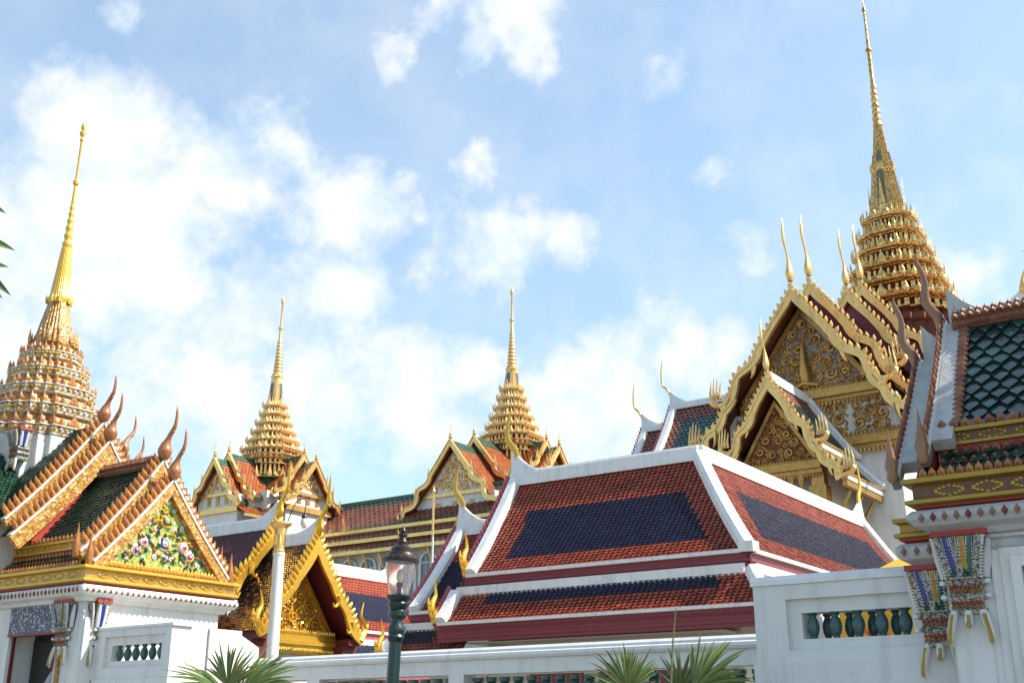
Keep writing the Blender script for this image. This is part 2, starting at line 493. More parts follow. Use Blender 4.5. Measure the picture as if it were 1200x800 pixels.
def tiles(mb, F, side, prof, nlim, tw, th, colour, bed, lift=0.025, rnd=None):
    """one roof slope of overlapping pointed tiles; prof(t)->(a,z); nlim(t)->(n0,n1)"""
    # arc length
    K = 24
    L = 0; pv = prof(0)
    for i in range(1, K+1):
        q = prof(i/K); L += math.hypot(q[0]-pv[0], q[1]-pv[1]); pv = q
    rows = max(2, int(round(L/th)))
    dv = 1.0/rows
    def P(n, t, h):
        t2 = min(max(t, 0), 1.04)
        a, z = prof(t2); a1, z1 = prof(t2+.01); a0, z0 = prof(t2-.01)
        ta, tz = a1-a0, z1-z0
        l = math.hypot(ta, tz) or 1
        na, nz_ = -tz/l, ta/l
        return F.p(side*(a+na*h), n, z+nz_*h)
    # bed sheet, its dark tone standing in for shade in the tile gaps
    rs = []
    for i in range(13):
        t = i/12; n0, n1 = nlim(t)
        rs.append([P(lerp(n0, n1, j/6), t, -0.01) for j in range(7)])
    mb.rings(rs, bed, False, False, False, closed=False)
    for r in range(rows):
        v0 = r*dv
        n0, n1 = nlim(v0+dv*.5)
        lo0, hi0 = min(n0, n1), max(n0, n1)
        cols = int((hi0-lo0)/tw)+2
        off = 0 if r % 2 == 0 else tw*.5
        for c in range(-1, cols):
            nc = lo0 + c*tw + off
            if nc + tw < lo0 + .15*tw or nc > hi0 - .15*tw: continue
            mi = colour(nc+tw*.5, v0+dv*.5, lo0, hi0)
            if mi is None: continue
            shp = [(0.03,0,0.1),(0.97,0,0.1),(0.965,.40,.42),(0.78,.80,.8),(0.5,1.24,1.0),(0.22,.80,.8),(0.035,.40,.42)]
            vs = []
            jl = lift*random.uniform(.75, 1.35); jn = tw*random.gauss(0, .025); jt = dv*random.gauss(0, .04)
            if random.random() < .004: jt += dv*.35
            for u, v, h in shp:
                t = v0+v*dv+(jt if v > .1 else 0)
                m0, m1 = nlim(min(t, 1)); l_, h_ = min(m0, m1), max(m0, m1)
                vs.append(P(min(max(nc+u*tw+jn, l_), h_), t, jl*h))
            mb.add(vs, [list(range(7))], mi)

def board(mb, F, s, path, wb, n0, n1, m=0):
    """in-plane board under a path of (a,z), width wb, thickness n0..n1"""
    top, bot = [], []
    k = len(path)
    for i in range(k):
        p, q = path[max(i-1, 0)], path[min(i+1, k-1)]
        ta, tz = q[0]-p[0], q[1]-p[1]; l = math.hypot(ta, tz) or 1
        na, nz_ = -tz/l, ta/l
        w = wb(i/(k-1)) if callable(wb) else wb
        top.append(path[i]); ba, bz = path[i][0]-na*w, path[i][1]-nz_*w
        if abs(path[0][0]) < 1e-6 and ba < .002:      # mitre at the apex
            e = (path[0][0]+.002-ba)/(nz_ if nz_ > .2 else .2); ba, bz = ba+nz_*e, bz-na*e
            ba = .002
        bot.append((ba, bz))
    rs = []
    for (a, z), (a2, z2) in zip(top, bot):
        rs.append([F.p(s*a, n1, z), F.p(s*a, n0, z), F.p(s*a2, n0, z2), F.p(s*a2, n1, z2)])
    mb.rings(rs, m, True, True, False)

def fins(mb, F, s, path, pitch, fw, fh, n0, n1, m=0, t0=0.02, t1=0.98, base=0.0):
    d = [0]
    for i in range(1, len(path)):
        d.append(d[-1]+math.hypot(path[i][0]-path[i-1][0], path[i][1]-path[i-1][1]))
    L = d[-1]; x = L*t0
    nm = (n0+n1)/2; hw = (n1-n0)/2
    while x < L*t1:
        i = max(1, min(len(d)-1, next((k for k in range(len(d)) if d[k] >= x), len(d)-1)))
        f_ = (x-d[i-1])/max(d[i]-d[i-1], 1e-6)
        a = lerp(path[i-1][0], path[i][0], f_); z = lerp(path[i-1][1], path[i][1], f_)
        ta, tz = path[i][0]-path[i-1][0], path[i][1]-path[i-1][1]
        l = math.hypot(ta, tz) or 1; ta /= l; tz /= l
        na, nz_ = -tz, ta
        shp = [(0, -.05), (fw*.9, -.05), (fw*1.05, fh*.45), (fw*.98, fh*.8), (fw*1.1, fh*1.08), (fw*.55, fh*.85), (fw*.1, fh*.45)]
        pts = [(a - ta*u + na*(h+base), z - tz*u + nz_*(h+base)) for u, h in shp]
        cp = (a - ta*fw*.5 + na*(fh*.4+base), z - tz*fw*.5 + nz_*(fh*.4+base))
        o = len(mb.v)
        e = hw*.45
        ring_f = [F.p(s*p[0], nm+e, p[1]) for p in pts]; ring_b = [F.p(s*p[0], nm-e, p[1]) for p in pts]
        mb.v += [tuple(v) for v in ring_f+ring_b] + [tuple(F.p(s*cp[0], nm+hw*1.3, cp[1])), tuple(F.p(s*cp[0], nm-hw*1.3, cp[1]))]
        n = len(pts)
        for k in range(n):
            k2 = (k+1) % n
            mb.f.append([o+k, o+k2, o+2*n]); mb.f.append([o+n+k2, o+n+k, o+2*n+1]); mb.f.append([o+k2, o+k, o+n+k, o+n+k2])
            mb.m += [m]*3; mb.sm += [False]*3
        x += pitch

def rake_path(a0, z0, a1, z1, sag=0.02, wave=0.0, ws=0.5, waves=1.0, k=36):
    out = []
    L = math.hypot(a1-a0, z1-z0); ta, tz = (a1-a0)/L, (z1-z0)/L; na, nz_ = -tz, ta
    for i in range(k+1):
        t = i/k
        o = -sag*L*4*t*(1-t)
        if t > ws and wave:
            q = (t-ws)/(1-ws)
            o += -wave*math.sin(2*math.pi*q*waves)*(0.6+.4*q)
        out.append((a0+ta*L*t+na*o, z0+tz*L*t+nz_*o))
    return out

def bez(p0, p1, p2, p3, n=14):
    r = []
    for i in range(n+1):
        t = i/n; u = 1-t
        r.append(tuple(u*u*u*a+3*u*u*t*b+3*u*t*t*c+t*t*t*d for a, b, c, d in zip(p0, p1, p2, p3)))
    return r

def catmull(pts, n=6):
    out = []
    P = [pts[0]]+list(pts)+[pts[-1]]
    for i in range(1, len(P)-2):
        p0, p1, p2, p3 = P[i-1:i+3]
        for j in range(n):
            t = j/n
            out.append(tuple(.5*((2*b)+(-a+c)*t+(2*a-5*b+4*c-d)*t*t+(-a+3*b-3*c+d)*t**3) for a, b, c, d in zip(p0, p1, p2, p3)))
    out.append(tuple(pts[-1]))
    return out

def finial_mesh(name, H, matname, keys, flat=1.0, seg=9, beak=None):
    """keys: (outward x, z, radius) as fractions of H, x along local +x"""
    mb = MB()
    k = catmull([(x*H, z*H, r*H) for x, z, r in keys], 6)
    pts = [(x, 0, z) for x, z, r in k]; rr = [max(r, .002*H) for x, z, r in k]
    rs = []
    for i, (p, r) in enumerate(zip(pts, rr)):
        q0, q1 = pts[max(i-1, 0)], pts[min(i+1, len(pts)-1)]
        t = Vector((q1[0]-q0[0], 0, q1[2]-q0[2])).normalized()
        sx = Vector((0, 1, 0)); up = t.cross(sx)
        rs.append([Vector(p)+(sx*math.cos(2*math.pi*j/seg)*flat+up*math.sin(2*math.pi*j/seg))*r for j in range(seg)])
    mb.rings(rs, 0, True, True, True)
    if beak:
        x, z, l = beak
        mb.tube([(x*H, 0, z*H), ((x+l)*H, 0, (z-.01)*H), ((x+l*1.5)*H, 0, (z-.05)*H)], [.045*H, .03*H, .004*H], 6, 0)
    return mb.mesh(name, [matname])

# tall finials: bulb, swan neck, upright tip
CH_BULB = [(0, -.04, .085), (.01, .03, .115), (.015, .12, .135), (.03, .22, .105), (.075, .32, .06), (.13, .42, .045), (.20, .50, .045), (.255, .60, .036), (.275, .74, .030), (.27, .88, .022), (.255, 1.0, .004)]
CH_BLADE = [(0, -.03, .05), (0, .04, .075), (0, .11, .08), (.002, .21, .055), (.02, .33, .030), (.07, .45, .022), (.12, .53, .022), (.145, .61, .030), (.15, .72, .031), (.14, .86, .02), (.115, 1.0, .003)]
CH_HORN = [(0, -.08, .075), (.035, .04, .07), (.10, .15, .065), (.155, .26, .062), (.165, .38, .055), (.15, .50, .046), (.15, .62, .04), (.185, .76, .036), (.22, .88, .026), (.215, 1.0, .004)]
CH_S = [(.02, -.06, .06), (-.01, .06, .062), (-.07, .18, .06), (-.085, .30, .056), (-.02, .42, .055), (.06, .52, .05), (.085, .64, .042), (.075, .78, .034), (.045, .90, .022), (.0, 1.0, .004)]
CH_WHIP = [(0, -.05, .035), (.03, .06, .035), (.10, .20, .033), (.20, .30, .03), (.235, .42, .026), (.24, .6, .022), (.225, .78, .016), (.19, 1.0, .003)]

def prong_mesh(name, H, matname):
    """upturned naga-crest corner finial with four tall prongs; outward +x"""
    mb = MB()
    mb.tube(catmull([(-.42*H, 0, .02*H), (-.2*H, 0, -.05*H), (.1*H, 0, -.02*H), (.24*H, 0, .14*H), (.14*H, 0, .30*H), (-.04*H, 0, .27*H)], 5), [.09*H]*8+[.11*H]*9+[.09*H]*9, 7, 0)
    for i, (x, h) in enumerate([(-.10, .80), (.02, .95), (.14, 1.0), (.26, .86)]):
        p = catmull([(x*H, 0, .18*H), ((x+.015)*H, 0, .45*H), ((x-.02)*H, 0, h*.8*H), ((x-.035)*H, 0, h*H)], 4)
        mb.tube(p, [lerp(.062*H, .012*H, j/(len(p)-1)) for j in range(len(p))], 6, 0)
    return mb.mesh(name, [matname])

def flame_mesh(name, H, matname):
    """flame-shaped naga finial; outward +x"""
    mb = MB()
    main = catmull([(-.05*H, 0, -.06*H), (.05*H, 0, .08*H), (.16*H, 0, .24*H), (.10*H, 0, .42*H), (.0, 0, .58*H), (.01*H, 0, .78*H), (.08*H, 0, 1.0*H)], 5)
    n = len(main)
    mb.tube(main, [lerp(.135*H, .008*H, (j/(n-1))**1.1) for j in range(n)], 7, 0, flat=.6)
    for j, (dx, l) in enumerate([(.20, .30), (.16, .26), (.13, .22), (-.14, .22), (-.11, .2)]):
        b = main[3+4*(j % 3)+(2 if j > 2 else 0)]
        p = catmull([b, (b[0]+dx*.7*H, 0, b[2]+.05*H), (b[0]+dx*.9*H, 0, b[2]+l*.6*H), (b[0]+dx*.75*H, 0, b[2]+l*H)], 4)
        mb.tube(p, [lerp(.07*H, .006*H, k/(len(p)-1)) for k in range(len(p))], 6, 0, flat=.6)
    return mb.mesh(name, [matname])

def scrolls(mb, F, n, inside, a0, a1, z0, z1, rmin, rmax, m=0, seed=1, thick=0.16, tries=900):
    """vine scroll relief filling a region of a wall plane"""
    rg = random.Random(seed); cs_ = []
    for k in range(tries):
        a, z = rg.uniform(a0, a1), rg.uniform(z0, z1)
        r = lerp(rmax, rmin, min(1, k/(tries*.6)))
        if not all(inside(a+r*.8*dx, z+r*.8*dz) for dx, dz in ((1,0),(-1,0),(0,1),(0,-1))): continue
        if any((a-x)**2+(z-y)**2 < (r+q)**2*.86 for x, y, q in cs_): continue
        cs_.append((a, z, r))
    for a, z, r in cs_:
        ph = rg.uniform(0, 6.28); dr = rg.choice((-1, 1)); turns = 1.6
        K = 15; pts = []; rr = []
        for i in range(K):
            t = i/(K-1); ang = ph+dr*turns*2*math.pi*t; q = r*lerp(.98, .12, t)
            pts.append(F.p(a+q*math.cos(ang), n+r*.10+r*.16*t, z+q*math.sin(ang)))
            rr.append(r*thick*lerp(.9, 1.0, t) if t < .95 else r*thick*1.5)
        mb.tube(pts, rr, 5, m, smooth=True)
        for i in range(5):     # leaflets off the outside of the vine
            ang = ph+dr*i*1.25+.5; c, s_ = math.cos(ang), math.sin(ang)
            b = (a+r*.95*c, z+r*.95*s_); e = (a+r*1.32*math.cos(ang+dr*.35), z+r*1.32*math.sin(ang+dr*.35))
            if not inside(*e): continue
            mb.tube([F.p(b[0], n+r*.1, b[1]), F.p(lerp(b[0], e[0], .5), n+r*.22, lerp(b[1], e[1], .5)), F.p(e[0], n+r*.12, e[1])], [r*.10, r*.15, r*.02], 5, m)
    return cs_

def teeth(mb, p0, p1, pitch, w, h, d, out, m=0, point=True):
    """row of little hanging or standing leaves between two points; h<0 hangs down"""
    p0, p1, out = Vector(p0), Vector(p1), Vector(out)
    L = (p1-p0).length; n = max(1, int(L/pitch)); t = (p1-p0)/L
    for i in range(n):
        c = p0+t*((i+.5)*L/n)
        b0, b1 = c-t*w/2, c+t*w/2
        up = Vector((0, 0, h))
        mid = c+up*.45+out*d
        tip = c+up
        vs = [b0, b1, b1+up*.5, tip, b0+up*.5, mid, b0-out*.01, b1-out*.01]
        mb.add(vs, [(0,1,5),(1,2,5),(2,3,5),(3,4,5),(4,0,5),(0,4,3,2,1)], m)

REDENT = [(1, .42), (.90, .42), (.90, .60), (.78, .60), (.78, .78), (.60, .78), (.60, .90), (.42, .90), (.42, 1)]

def redent(cx, cy, z, sc, k=1.0):
    q = [(lerp(x, 1 if False else x, k), y) for x, y in REDENT]
    pts = []
    for i in range(4):
        for x, y in q:
            for _ in range(i): x, y = -y, x
            pts.append((cx+x*sc, cy+y*sc, z))
    return pts

def antefix(mb, c, o, w, h, d, m=0):
    """upright pointed leaf ornament at c facing o"""
    c = Vector(c); o = Vector((o[0], o[1], 0)).normalized(); t = Vector((-o.y, o.x, 0)); u = Vector((0, 0, 1))
    sec = [(0, 1.0, .8), (.25, 1.15, 1.0), (.5, .72, .9), (.72, .34, .5), (1.0, .03, .05)]
    rs = []
    for zz, ww, dd in sec:
        b = c+u*h*zz+o*(d*.5*zz)
        rs.append([b+t*w*.5*ww, b+o*d*dd, b-t*w*.5*ww, b-o*d*dd*.6])
    mb.rings(rs, m, True, True, False)
# ================================================================== GROUND
g = MB(); g.add([(-1500,-1500,0),(1500,-1500,0),(1500,1500,0),(-1500,1500,0)], [(0,1,2,3)])
go = bpy.data.objects.new('ground', g.mesh('ground', ['paving'])); COL.objects.link(go); go['kind'] = 'structure'

# ================================================================== WALLS WITH CERAMIC BALUSTERS
def baluster_mesh():
    mb = MB()
    h = 1.0
    prof = [(.30,0),(.30,.07),(.22,.09),(.20,.14),(.27,.20),(.34,.32),(.36,.45),(.34,.58),(.27,.70),(.20,.76),(.20,.80),(.28,.84),(.30,.88),(.22,.91),(.31,.93),(.31,1.0)]
    rs = []
    seg = 16
    for r, z in prof:
        lob = .06 if .25 < z < .68 else 0.0
        rs.append([(r*(1+lob*math.cos(8*2*math.pi*j/seg))*math.cos(2*math.pi*j/seg), r*(1+lob*math.cos(8*2*math.pi*j/seg))*math.sin(2*math.pi*j/seg), z) for j in range(seg)])
    mb.rings(rs, 0, True, True, True)
    return mb.mesh('baluster', ['baluster_glaze'])
BAL = baluster_mesh()

def wall_with_window(mb, x0, x1, y0, y1, z0, z1, wx0, wx1, wz0, wz1, fr=.13, rec=.05, m=0):
    """wall slab along x with a framed through-opening, frame recessed in steps on the front (y0)"""
    for yy0, yy1, e in ((y0, y0+rec, fr), (y0+rec, y1-rec, 0), (y1-rec, y1, fr)):
        ax0, ax1, az0, az1 = wx0-e, wx1+e, wz0-e*.8, wz1+e
        mb.box(x0, ax0, yy0, yy1, z0, z1, m); mb.box(ax1, x1, yy0, yy1, z0, z1, m)
        mb.box(ax0, ax1, yy0, yy1, z0, az0, m); mb.box(ax0, ax1, yy0, yy1, az1, z1, m)

def bevel_obj(o, w=.012, seg=2):
    md = o.modifiers.new('bevel', 'BEVEL'); md.width = w; md.segments = seg; md.limit_method = 'ANGLE'; md.angle_limit = rad(50)

# --- low wall between the two raised parapets
t = thing('balustrade_wall', (-9.5, 13.3, 0), 'long low white wall with moulded coping and green balusters running between the raised corner walls', 'wall')
b = MB()
XL, XR, Y0, Y1 = -14.22, -4.92, 13.13, 13.53
b.box(XL, XR, Y0, Y1, 0, 1.55)
b.box(XL, XR, Y0, Y1, 2.34, 2.535)
posts = [-12.95, -10.16, -7.37, -4.97]
for px in [XL+.1]+posts: b.box(px-.135, px+.135, Y0+.003, Y1-.003, 1.55, 2.34)
part('wall_body', b, 'white_plaster', t)
c = MB()
sec = [(-.24,0),(.24,0),(.27,.035),(.27,.075),(.235,.10),(.235,.125),(.20,.16),(-.20,.16),(-.235,.125),(-.235,.10),(-.27,.075),(-.27,.035)]
c.sweep([(XL,(Y0+Y1)/2,2.537),(XR,(Y0+Y1)/2,2.537)], sec)
part('coping', c, 'white_trim', t)
xs = [XL+.1]+posts
for i in range(len(xs)-1):
    n = int(round((xs[i+1]-xs[i]-.27)/.235)); L0 = xs[i]+.135
    st = (xs[i+1]-xs[i]-.27)/n
    for k in range(n):
        inst('baluster', BAL, t, (L0+(k+.5)*st, Y0+.2, 1.552), 0, (.26,.26,.75))

# --- raised parapet at the right
t = thing('parapet_wall', (-4.0, 11.6, 0), 'raised white wall section with green balusters in one framed slot, touching the big shaded gate', 'wall')
b = MB()
wall_with_window(b, -4.87, -2.98, 11.39, 11.75, 2.25, 3.03, -4.38, -3.26, 2.48, 2.74, .14, .06)
b.box(-4.90, -2.98, 11.36, 11.79, 0, 2.25)
part('wall_body', b, 'white_plaster', t)
c = MB(); c.sweep([(-4.89,11.57,3.032),(-2.98,11.57,3.032)], [(-.20,0),(.20,0),(.20,.05),(.14,.10),(-.14,.10),(-.20,.05)])
part('coping', c, 'white_trim', t)
b = MB()      # blind panel moulding below
b.box(-4.55,-3.1,11.335,11.362,1.9,2.05); b.box(-4.55,-4.42,11.335,11.362,.6,1.9)
part('panel_moulding', b, 'white_plaster', t)
for k in range(5): inst('baluster', BAL, t, (-4.29+k*.235, 11.52, 2.46), 0, (.175,.175,.31))
b = MB(); b.box(-4.90,-4.62,11.82,13.1,0,3.03)       # return wall back to the low wall
part('return_wall', b, 'white_plaster', t)
# the inner face of the same slot
for k in range(5): inst('baluster', BAL, t, (-4.20+k*.235, 11.70, 2.46), 0, (.16,.16,.31))

# --- raised parapet at the left
t = thing('parapet_wall', (-15.2, 11.6, 0), 'raised white wall corner with sunlit side and small baluster slot, beside the mosaic gate', 'wall')
b = MB()
wall_with_window(b, -16.08, -14.23, 11.39, 11.75, 2.35, 3.10, -15.70, -14.50, 2.62, 2.86, .13, .05)
b.box(-16.08, -14.20, 11.36, 11.79, 0, 2.35)
b.box(-14.62, -14.23, 11.75, 12.08, 0, 3.10)
pts = [(12.09,0),(12.09,3.10),(12.74,3.10),(12.74,3.03),(13.12,2.86),(13.12,0)]
b.poly_prism([(-14.19,y,z) for y, z in pts], [(-14.58,y,z) for y, z in pts])
part('wall_body', b, 'white_plaster', t)
c = MB(); c.sweep([(-16.08,11.57,3.102),(-14.19,11.57,3.102)], [(-.20,0),(.20,0),(.20,.04),(.13,.075),(-.13,.075),(-.20,.04)])
part('coping', c, 'white_trim', t)
for k in range(6): inst('baluster', BAL, t, (-15.60+k*.2, 11.52, 2.60), 0, (.16,.16,.28))

# ================================================================== GALLERY HALL (red and navy tiles)
RT = ['red_tile', 'navy_tile', 'tile_bed']
def field_col(b0, b1, v0, v1):
    def f(n, v, lo, hi):
        e = random.random()*.0
        return 1 if (lo+b0 < n < hi-b1 and v0 < v < v1) else 0
    return f

def white_ridge(mb, pts, w=.14, h=.26, scales=None):
    mb.sweep(pts, [(-w,-.12),(w,-.12),(w,-.02),(w*.82,.0),(w*.82,h*.75),(w*.55,h),(-w*.55,h),(-w*.82,h*.75),(-w*.82,.0),(-w,-.02)], 0, scales=scales)

def flare(F, n0, n1, z, rise, k=12):
    return [F.p(0, lerp(n0, n1, i/k), z) for i in range(k+1)]

def flare_web(mb, F, n0, n1, z, rise, w=.09, m=0, k=12):
    """solid hollow-curved upsweep of the ridge end"""
    rs = []
    for i in range(k+1):
        t_ = i/k; n = lerp(n0, n1, t_); zt = z+.05+rise*t_**2.5; ww = lerp(w, w*.62, t_)
        rs.append([F.p(-w, n, z-.02), F.p(w, n, z-.02), F.p(ww*.9, n, lerp(z, zt, .6)), F.p(ww*.6, n, zt), F.p(-ww*.6, n, zt), F.p(-ww*.9, n, lerp(z, zt, .6))])
    mb.rings(rs, m, True, True, False)

xe, ye, wv, ze, zr = -8.85, 20.66, 1.80, 4.93, 7.36
XRD, YRD = xe-wv, ye+wv
T = thing('gallery_hall', (xe-1.8, ye+1.8, 0), 'corner hall with red and navy tiled roof, white ridges and golden horn finials', 'hall')
Ff = Frame(-15.72, YRD, (-1, 0))           # front arm, a>0 is towards -y
Fr = Frame(XRD, 33.3, (0, 1))              # right arm; a>0 is -x, so the outer side is a<0
Lf, Lr = XRD-(-15.72), 33.3-YRD
pm = prof_fn(0, zr, wv, ze, .10)
random.seed(4)
tl = MB()
tiles(tl, Ff, 1, pm, lambda t: (-.12, -Lf-wv*t), .125, .092, field_col(.70, .80, .32, .84), 2)
tiles(tl, Ff, -1, pm, lambda t: (-.12, -Lf+wv*t), .30, .22, lambda *a: 0, 2)
tiles(tl, Fr, -1, pm, lambda t: (-.12, -Lr-wv*t), .125, .092, field_col(1.2, 1.0, .26, .80), 2)
tiles(tl, Fr, 1, pm, lambda t: (-.12, -Lr+wv*t), .30, .22, lambda *a: 0, 2)
part('roof', tl, RT, T)
lo = MB()                                   # lower skirt roof
o1, o0 = .62, .06
pl = prof_fn(wv+o0, 4.50, wv+o1, 3.83, .03)
tiles(lo, Ff, 1, pl, lambda t: (.28, -Lf-wv-lerp(o0, o1, t)), .125, .092, field_col(.75, 1.0, -.1, .42), 2)
tiles(lo, Fr, -1, pl, lambda t: (.28, -Lr-wv-lerp(o0, o1, t)), .125, .092, field_col(.9, 1.0, -.1, .45), 2)
part('skirt_roof', lo, RT, T)
wr = MB()
white_ridge(wr, [Ff.p(0,-Lf,zr)]+[Ff.p(0,-Lf+Lf*.8*i/6,zr) for i in range(1,6)]+flare(Ff,-Lf*.2,.0,zr,.55), .13, .24)
white_ridge(wr, [Fr.p(0,-Lr,zr)]+[Fr.p(0,-Lr+Lr*.8*i/6,zr) for i in range(1,6)]+flare(Fr,-Lr*.17,.0,zr,.5), .13, .24)
flare_web(wr, Ff, -1.15, -.02, zr+.18, .62, .10); flare_web(wr, Fr, -1.15, -.02, zr+.18, .6, .10)
part('ridge', wr, 'white_trim', T)
hp = MB()                                    # hip rib
hpts = []
for i in range(13):
    a, z = pm(i/12); hpts.append((xe-wv+a, ye+wv-a, z+.02))
hp.sweep(hpts, [(-.15,-.1),(.15,-.1),(.15,.05),(.10,.13),(-.10,.13),(-.15,.05)])
hp.box(xe-.16, xe+.14, ye-.14, ye+.16, ze-.06, ze+.14)
hp2 = []
for i in range(7):
    a, z = pl(i/6); hp2.append((xe-wv+a, ye+wv-a, z+.02))
hp.sweep(hp2, [(-.13,-.1),(.13,-.1),(.13,.05),(.09,.12),(-.09,.12),(-.13,.05)])
part('hip_rib', hp, 'white_trim', T)
vg = MB()                                    # white verges on both gable ends
def verge(mb, F, side, prof, n, w=.13, h=.17, k=12):
    mb.sweep([F.p(side*prof(i/k)[0], n, prof(i/k)[1]) for i in range(k+1)], [(-w,-.06),(w,-.06),(w,h*.7),(w*.6,h),(-w*.6,h),(-w,h*.7)])
for F in (Ff, Fr):
    for s in (1, -1): verge(vg, F, s, pm, -.13, .15)
verge(vg, Ff, 1, pl, .22, .15); verge(vg, Fr, -1, pl, .22, .15)
part_islands('verge', vg, 'white_trim', T)
ev = MB()
def strip(mb, F, a, n0, n1, z0, z1, d, m=0):
    """horizontal band along the eave, outer face at a+d"""
    s = 1 if a > 0 else -1
    v = [F.p(a, n0, z0), F.p(a, n1, z0), F.p(a+s*d, n1, z0), F.p(a+s*d, n0, z0), F.p(a, n0, z1), F.p(a, n1, z1), F.p(a+s*d, n1, z1), F.p(a+s*d, n0, z1)]
    mb.add(v, [(0,1,2,3),(4,5,6,7),(0,1,5,4),(1,2,6,5),(2,3,7,6),(3,0,4,7)], m)
# eave boards: white lip, then maroon fascia
strip(ev, Ff, wv-.03, .0, -Lf-wv-.02, ze-.06, ze+.015, .09); strip(ev, Fr, -wv+.03, .0, -Lr-wv-.02, ze-.06, ze+.015, .09)
strip(ev, Ff, wv+o1-.03, .30, -Lf-wv-o1, 3.78, 3.845, .09); strip(ev, Fr, -wv-o1+.03, .30, -Lr-wv-o1, 3.78, 3.845, .09)
part_islands('eave_lip', ev, 'white_trim', T)
fa = MB()
strip(fa, Ff, wv-.08, .02, -Lf-wv+.06, ze-.34, ze-.062, .06); strip(fa, Fr, -wv+.08, .02, -Lr-wv+.06, ze-.34, ze-.062, .06)
for q in (0, .1):
    strip(fa, Ff, wv-.02, .02, -Lf-wv, ze-.33+q, ze-.27+q, .03); strip(fa, Fr, -wv+.02, .02, -Lr-wv, ze-.33+q, ze-.27+q, .03)
strip(fa, Ff, wv+o1-.1, .32, -Lf-wv-o1+.05, 3.42, 3.778, .07); strip(fa, Fr, -wv-o1+.1, .32, -Lr-wv-o1+.05, 3.42, 3.778, .07)
teeth(fa, Ff.p(wv+o1-.02,.3,3.70), Ff.p(wv+o1-.02,-Lf-wv-o1,3.70), .10, .08, -.07, .02, -Ff.ea*-1)
strip(fa, Ff, wv+o1-.03, .32, -Lf-wv-o1+.02, 3.50, 3.56, .03)

part('fascia', fa, 'maroon_paint', T)
rt = MB()
strip(rt, Ff, wv-.10, .22, -Lf-wv+.1, 4.44, 4.66, .19); strip(rt, Fr, -wv+.10, .22, -Lr-wv+.1, 4.44, 4.66, .19)
part_islands('skirt_ridge', rt, 'white_trim', T)
for F in (Ff, Fr):                            # gable infill, toothed bargeboards
    gb = MB()
    gb.add([F.p(-wv+.1,-.2,ze), F.p(wv-.1,-.2,ze), F.p(0,-.2,zr)], [(0,1,2)], 0)
    part('gable_wall', gb, 'rose_paint', T)
    for s in (1, -1):
        gb = MB()
        path = [(pm(i/14)[0], pm(i/14)[1]+.02) for i in range(15)]
        board(gb, F, s, path, .24, .03, .17, 0)
        fins(gb, F, s, [(a, z+.04) for a, z in path], .165, .105, .13, .04, .17, 0)
        part('bargeboard', gb, 'rose_paint', T)
gb = MB()
path = [(pl(i/6)[0], pl(i/6)[1]+.02) for i in range(7)]
board(gb, Ff, 1, path, .2, .36, .50, 0); fins(gb, Ff, 1, [(a, z+.04) for a, z in path], .125, .10, .12, .37, .50, 0)
part('bargeboard', gb, 'rose_paint', T)
wl = MB()
wl.box(-15.5, xe-.5, ye+.55, ye+3.0, 0, 3.9, 0)
wl.box(xe-3.0, xe-.55, ye+3.0, 33.0, 0, 3.9, 0)
wl.box(-15.6, xe-.6, ye-.12, ye+.52, 3.405, 3.435, 0)
for k in range(1):
    x = -15.2+k*1.12
    wl.add([(x-.09,ye+.56,2.9),(x+.09,ye+.56,2.9),(x+.09,ye-.05,3.40),(x-.09,ye-.05,3.40),(x-.09,ye+.56,3.40),(x+.09,ye+.56,3.40)], [(0,1,2,3),(0,3,4),(1,5,2),(0,4,5,1)], 0)
part('wall', wl, 'cream_wall', T)
for x0_, x1_ in ((-14.35, -13.0), (-12.6, -9.75)):
    wd = MB(); wd.box(x0_, x1_, ye+.50, ye+.54, 1.6, 3.30, 0); part('window_panel', wd, 'maroon_paint', T)
# tall golden horns
H_HORN = finial_mesh('roof_finial', 1.62, 'yellow_gold', CH_S, flat=.6)
for F, z in ((Ff, zr+.22), (Fr, zr+.22)):
    inst('roof_finial', H_HORN, T, F.p(0, .02, z), math.atan2(F.en.y, F.en.x))
H_FL = flame_mesh('eave_finial', .88, 'bright_gold')
for F, s, w_, z_, n_ in ((Ff,1,wv,ze,0.0),(Ff,1,wv+o1,3.85,.38),(Fr,-1,wv,ze,0.0),(Fr,1,wv,ze,0)):
    d = F.ea*s
    inst('eave_finial', H_FL, T, F.p(s*(w_+.02), n_, z_+.08), math.atan2(d.y, d.x)+ .0)

# lower left bay of the same hall
T2 = T
x2 = -17.35
F2 = Frame(x2, YRD, (-1, 0))
zr2, ze2 = 6.30, 4.19
pm2 = prof_fn(0, zr2, wv, ze2, .09)
tl = MB()
tiles(tl, F2, 1, pm2, lambda t: (-.12, -1.75), .125, .092, field_col(.8, .1, .35, .85), 2)
tiles(tl, F2, -1, pm2, lambda t: (-.12, -1.75), .30, .22, lambda *a: 0, 2)
part('bay_roof', tl, RT, T2)
pl2 = prof_fn(wv+.05, 3.80, wv+.7, 3.12, .02)
tl = MB(); tiles(tl, F2, 1, pl2, lambda t: (.2, -1.95), .125, .092, field_col(1.0, .2, -.1, .5), 2)
part('bay_skirt_roof', tl, RT, T2)
wr = MB()
white_ridge(wr, [F2.p(0,-1.75,zr2), F2.p(0,-1.2,zr2)]+flare(F2,-.85,.0,zr2,.5), .13, .22)
flare_web(wr, F2, -1.1, -.02, zr2+.17, .58, .10)
for s in (1, -1): verge(wr, F2, s, pm2, -.13, .15)
verge(wr, F2, 1, pl2, .2, .15)
strip(wr, F2, wv-.03, 0, -1.75, ze2-.06, ze2+.015, .09); strip(wr, F2, wv-.1, .2, -1.9, 3.74, 3.93, .19)
part('bay_ridge', wr, 'white_trim', T2)
gb = MB()
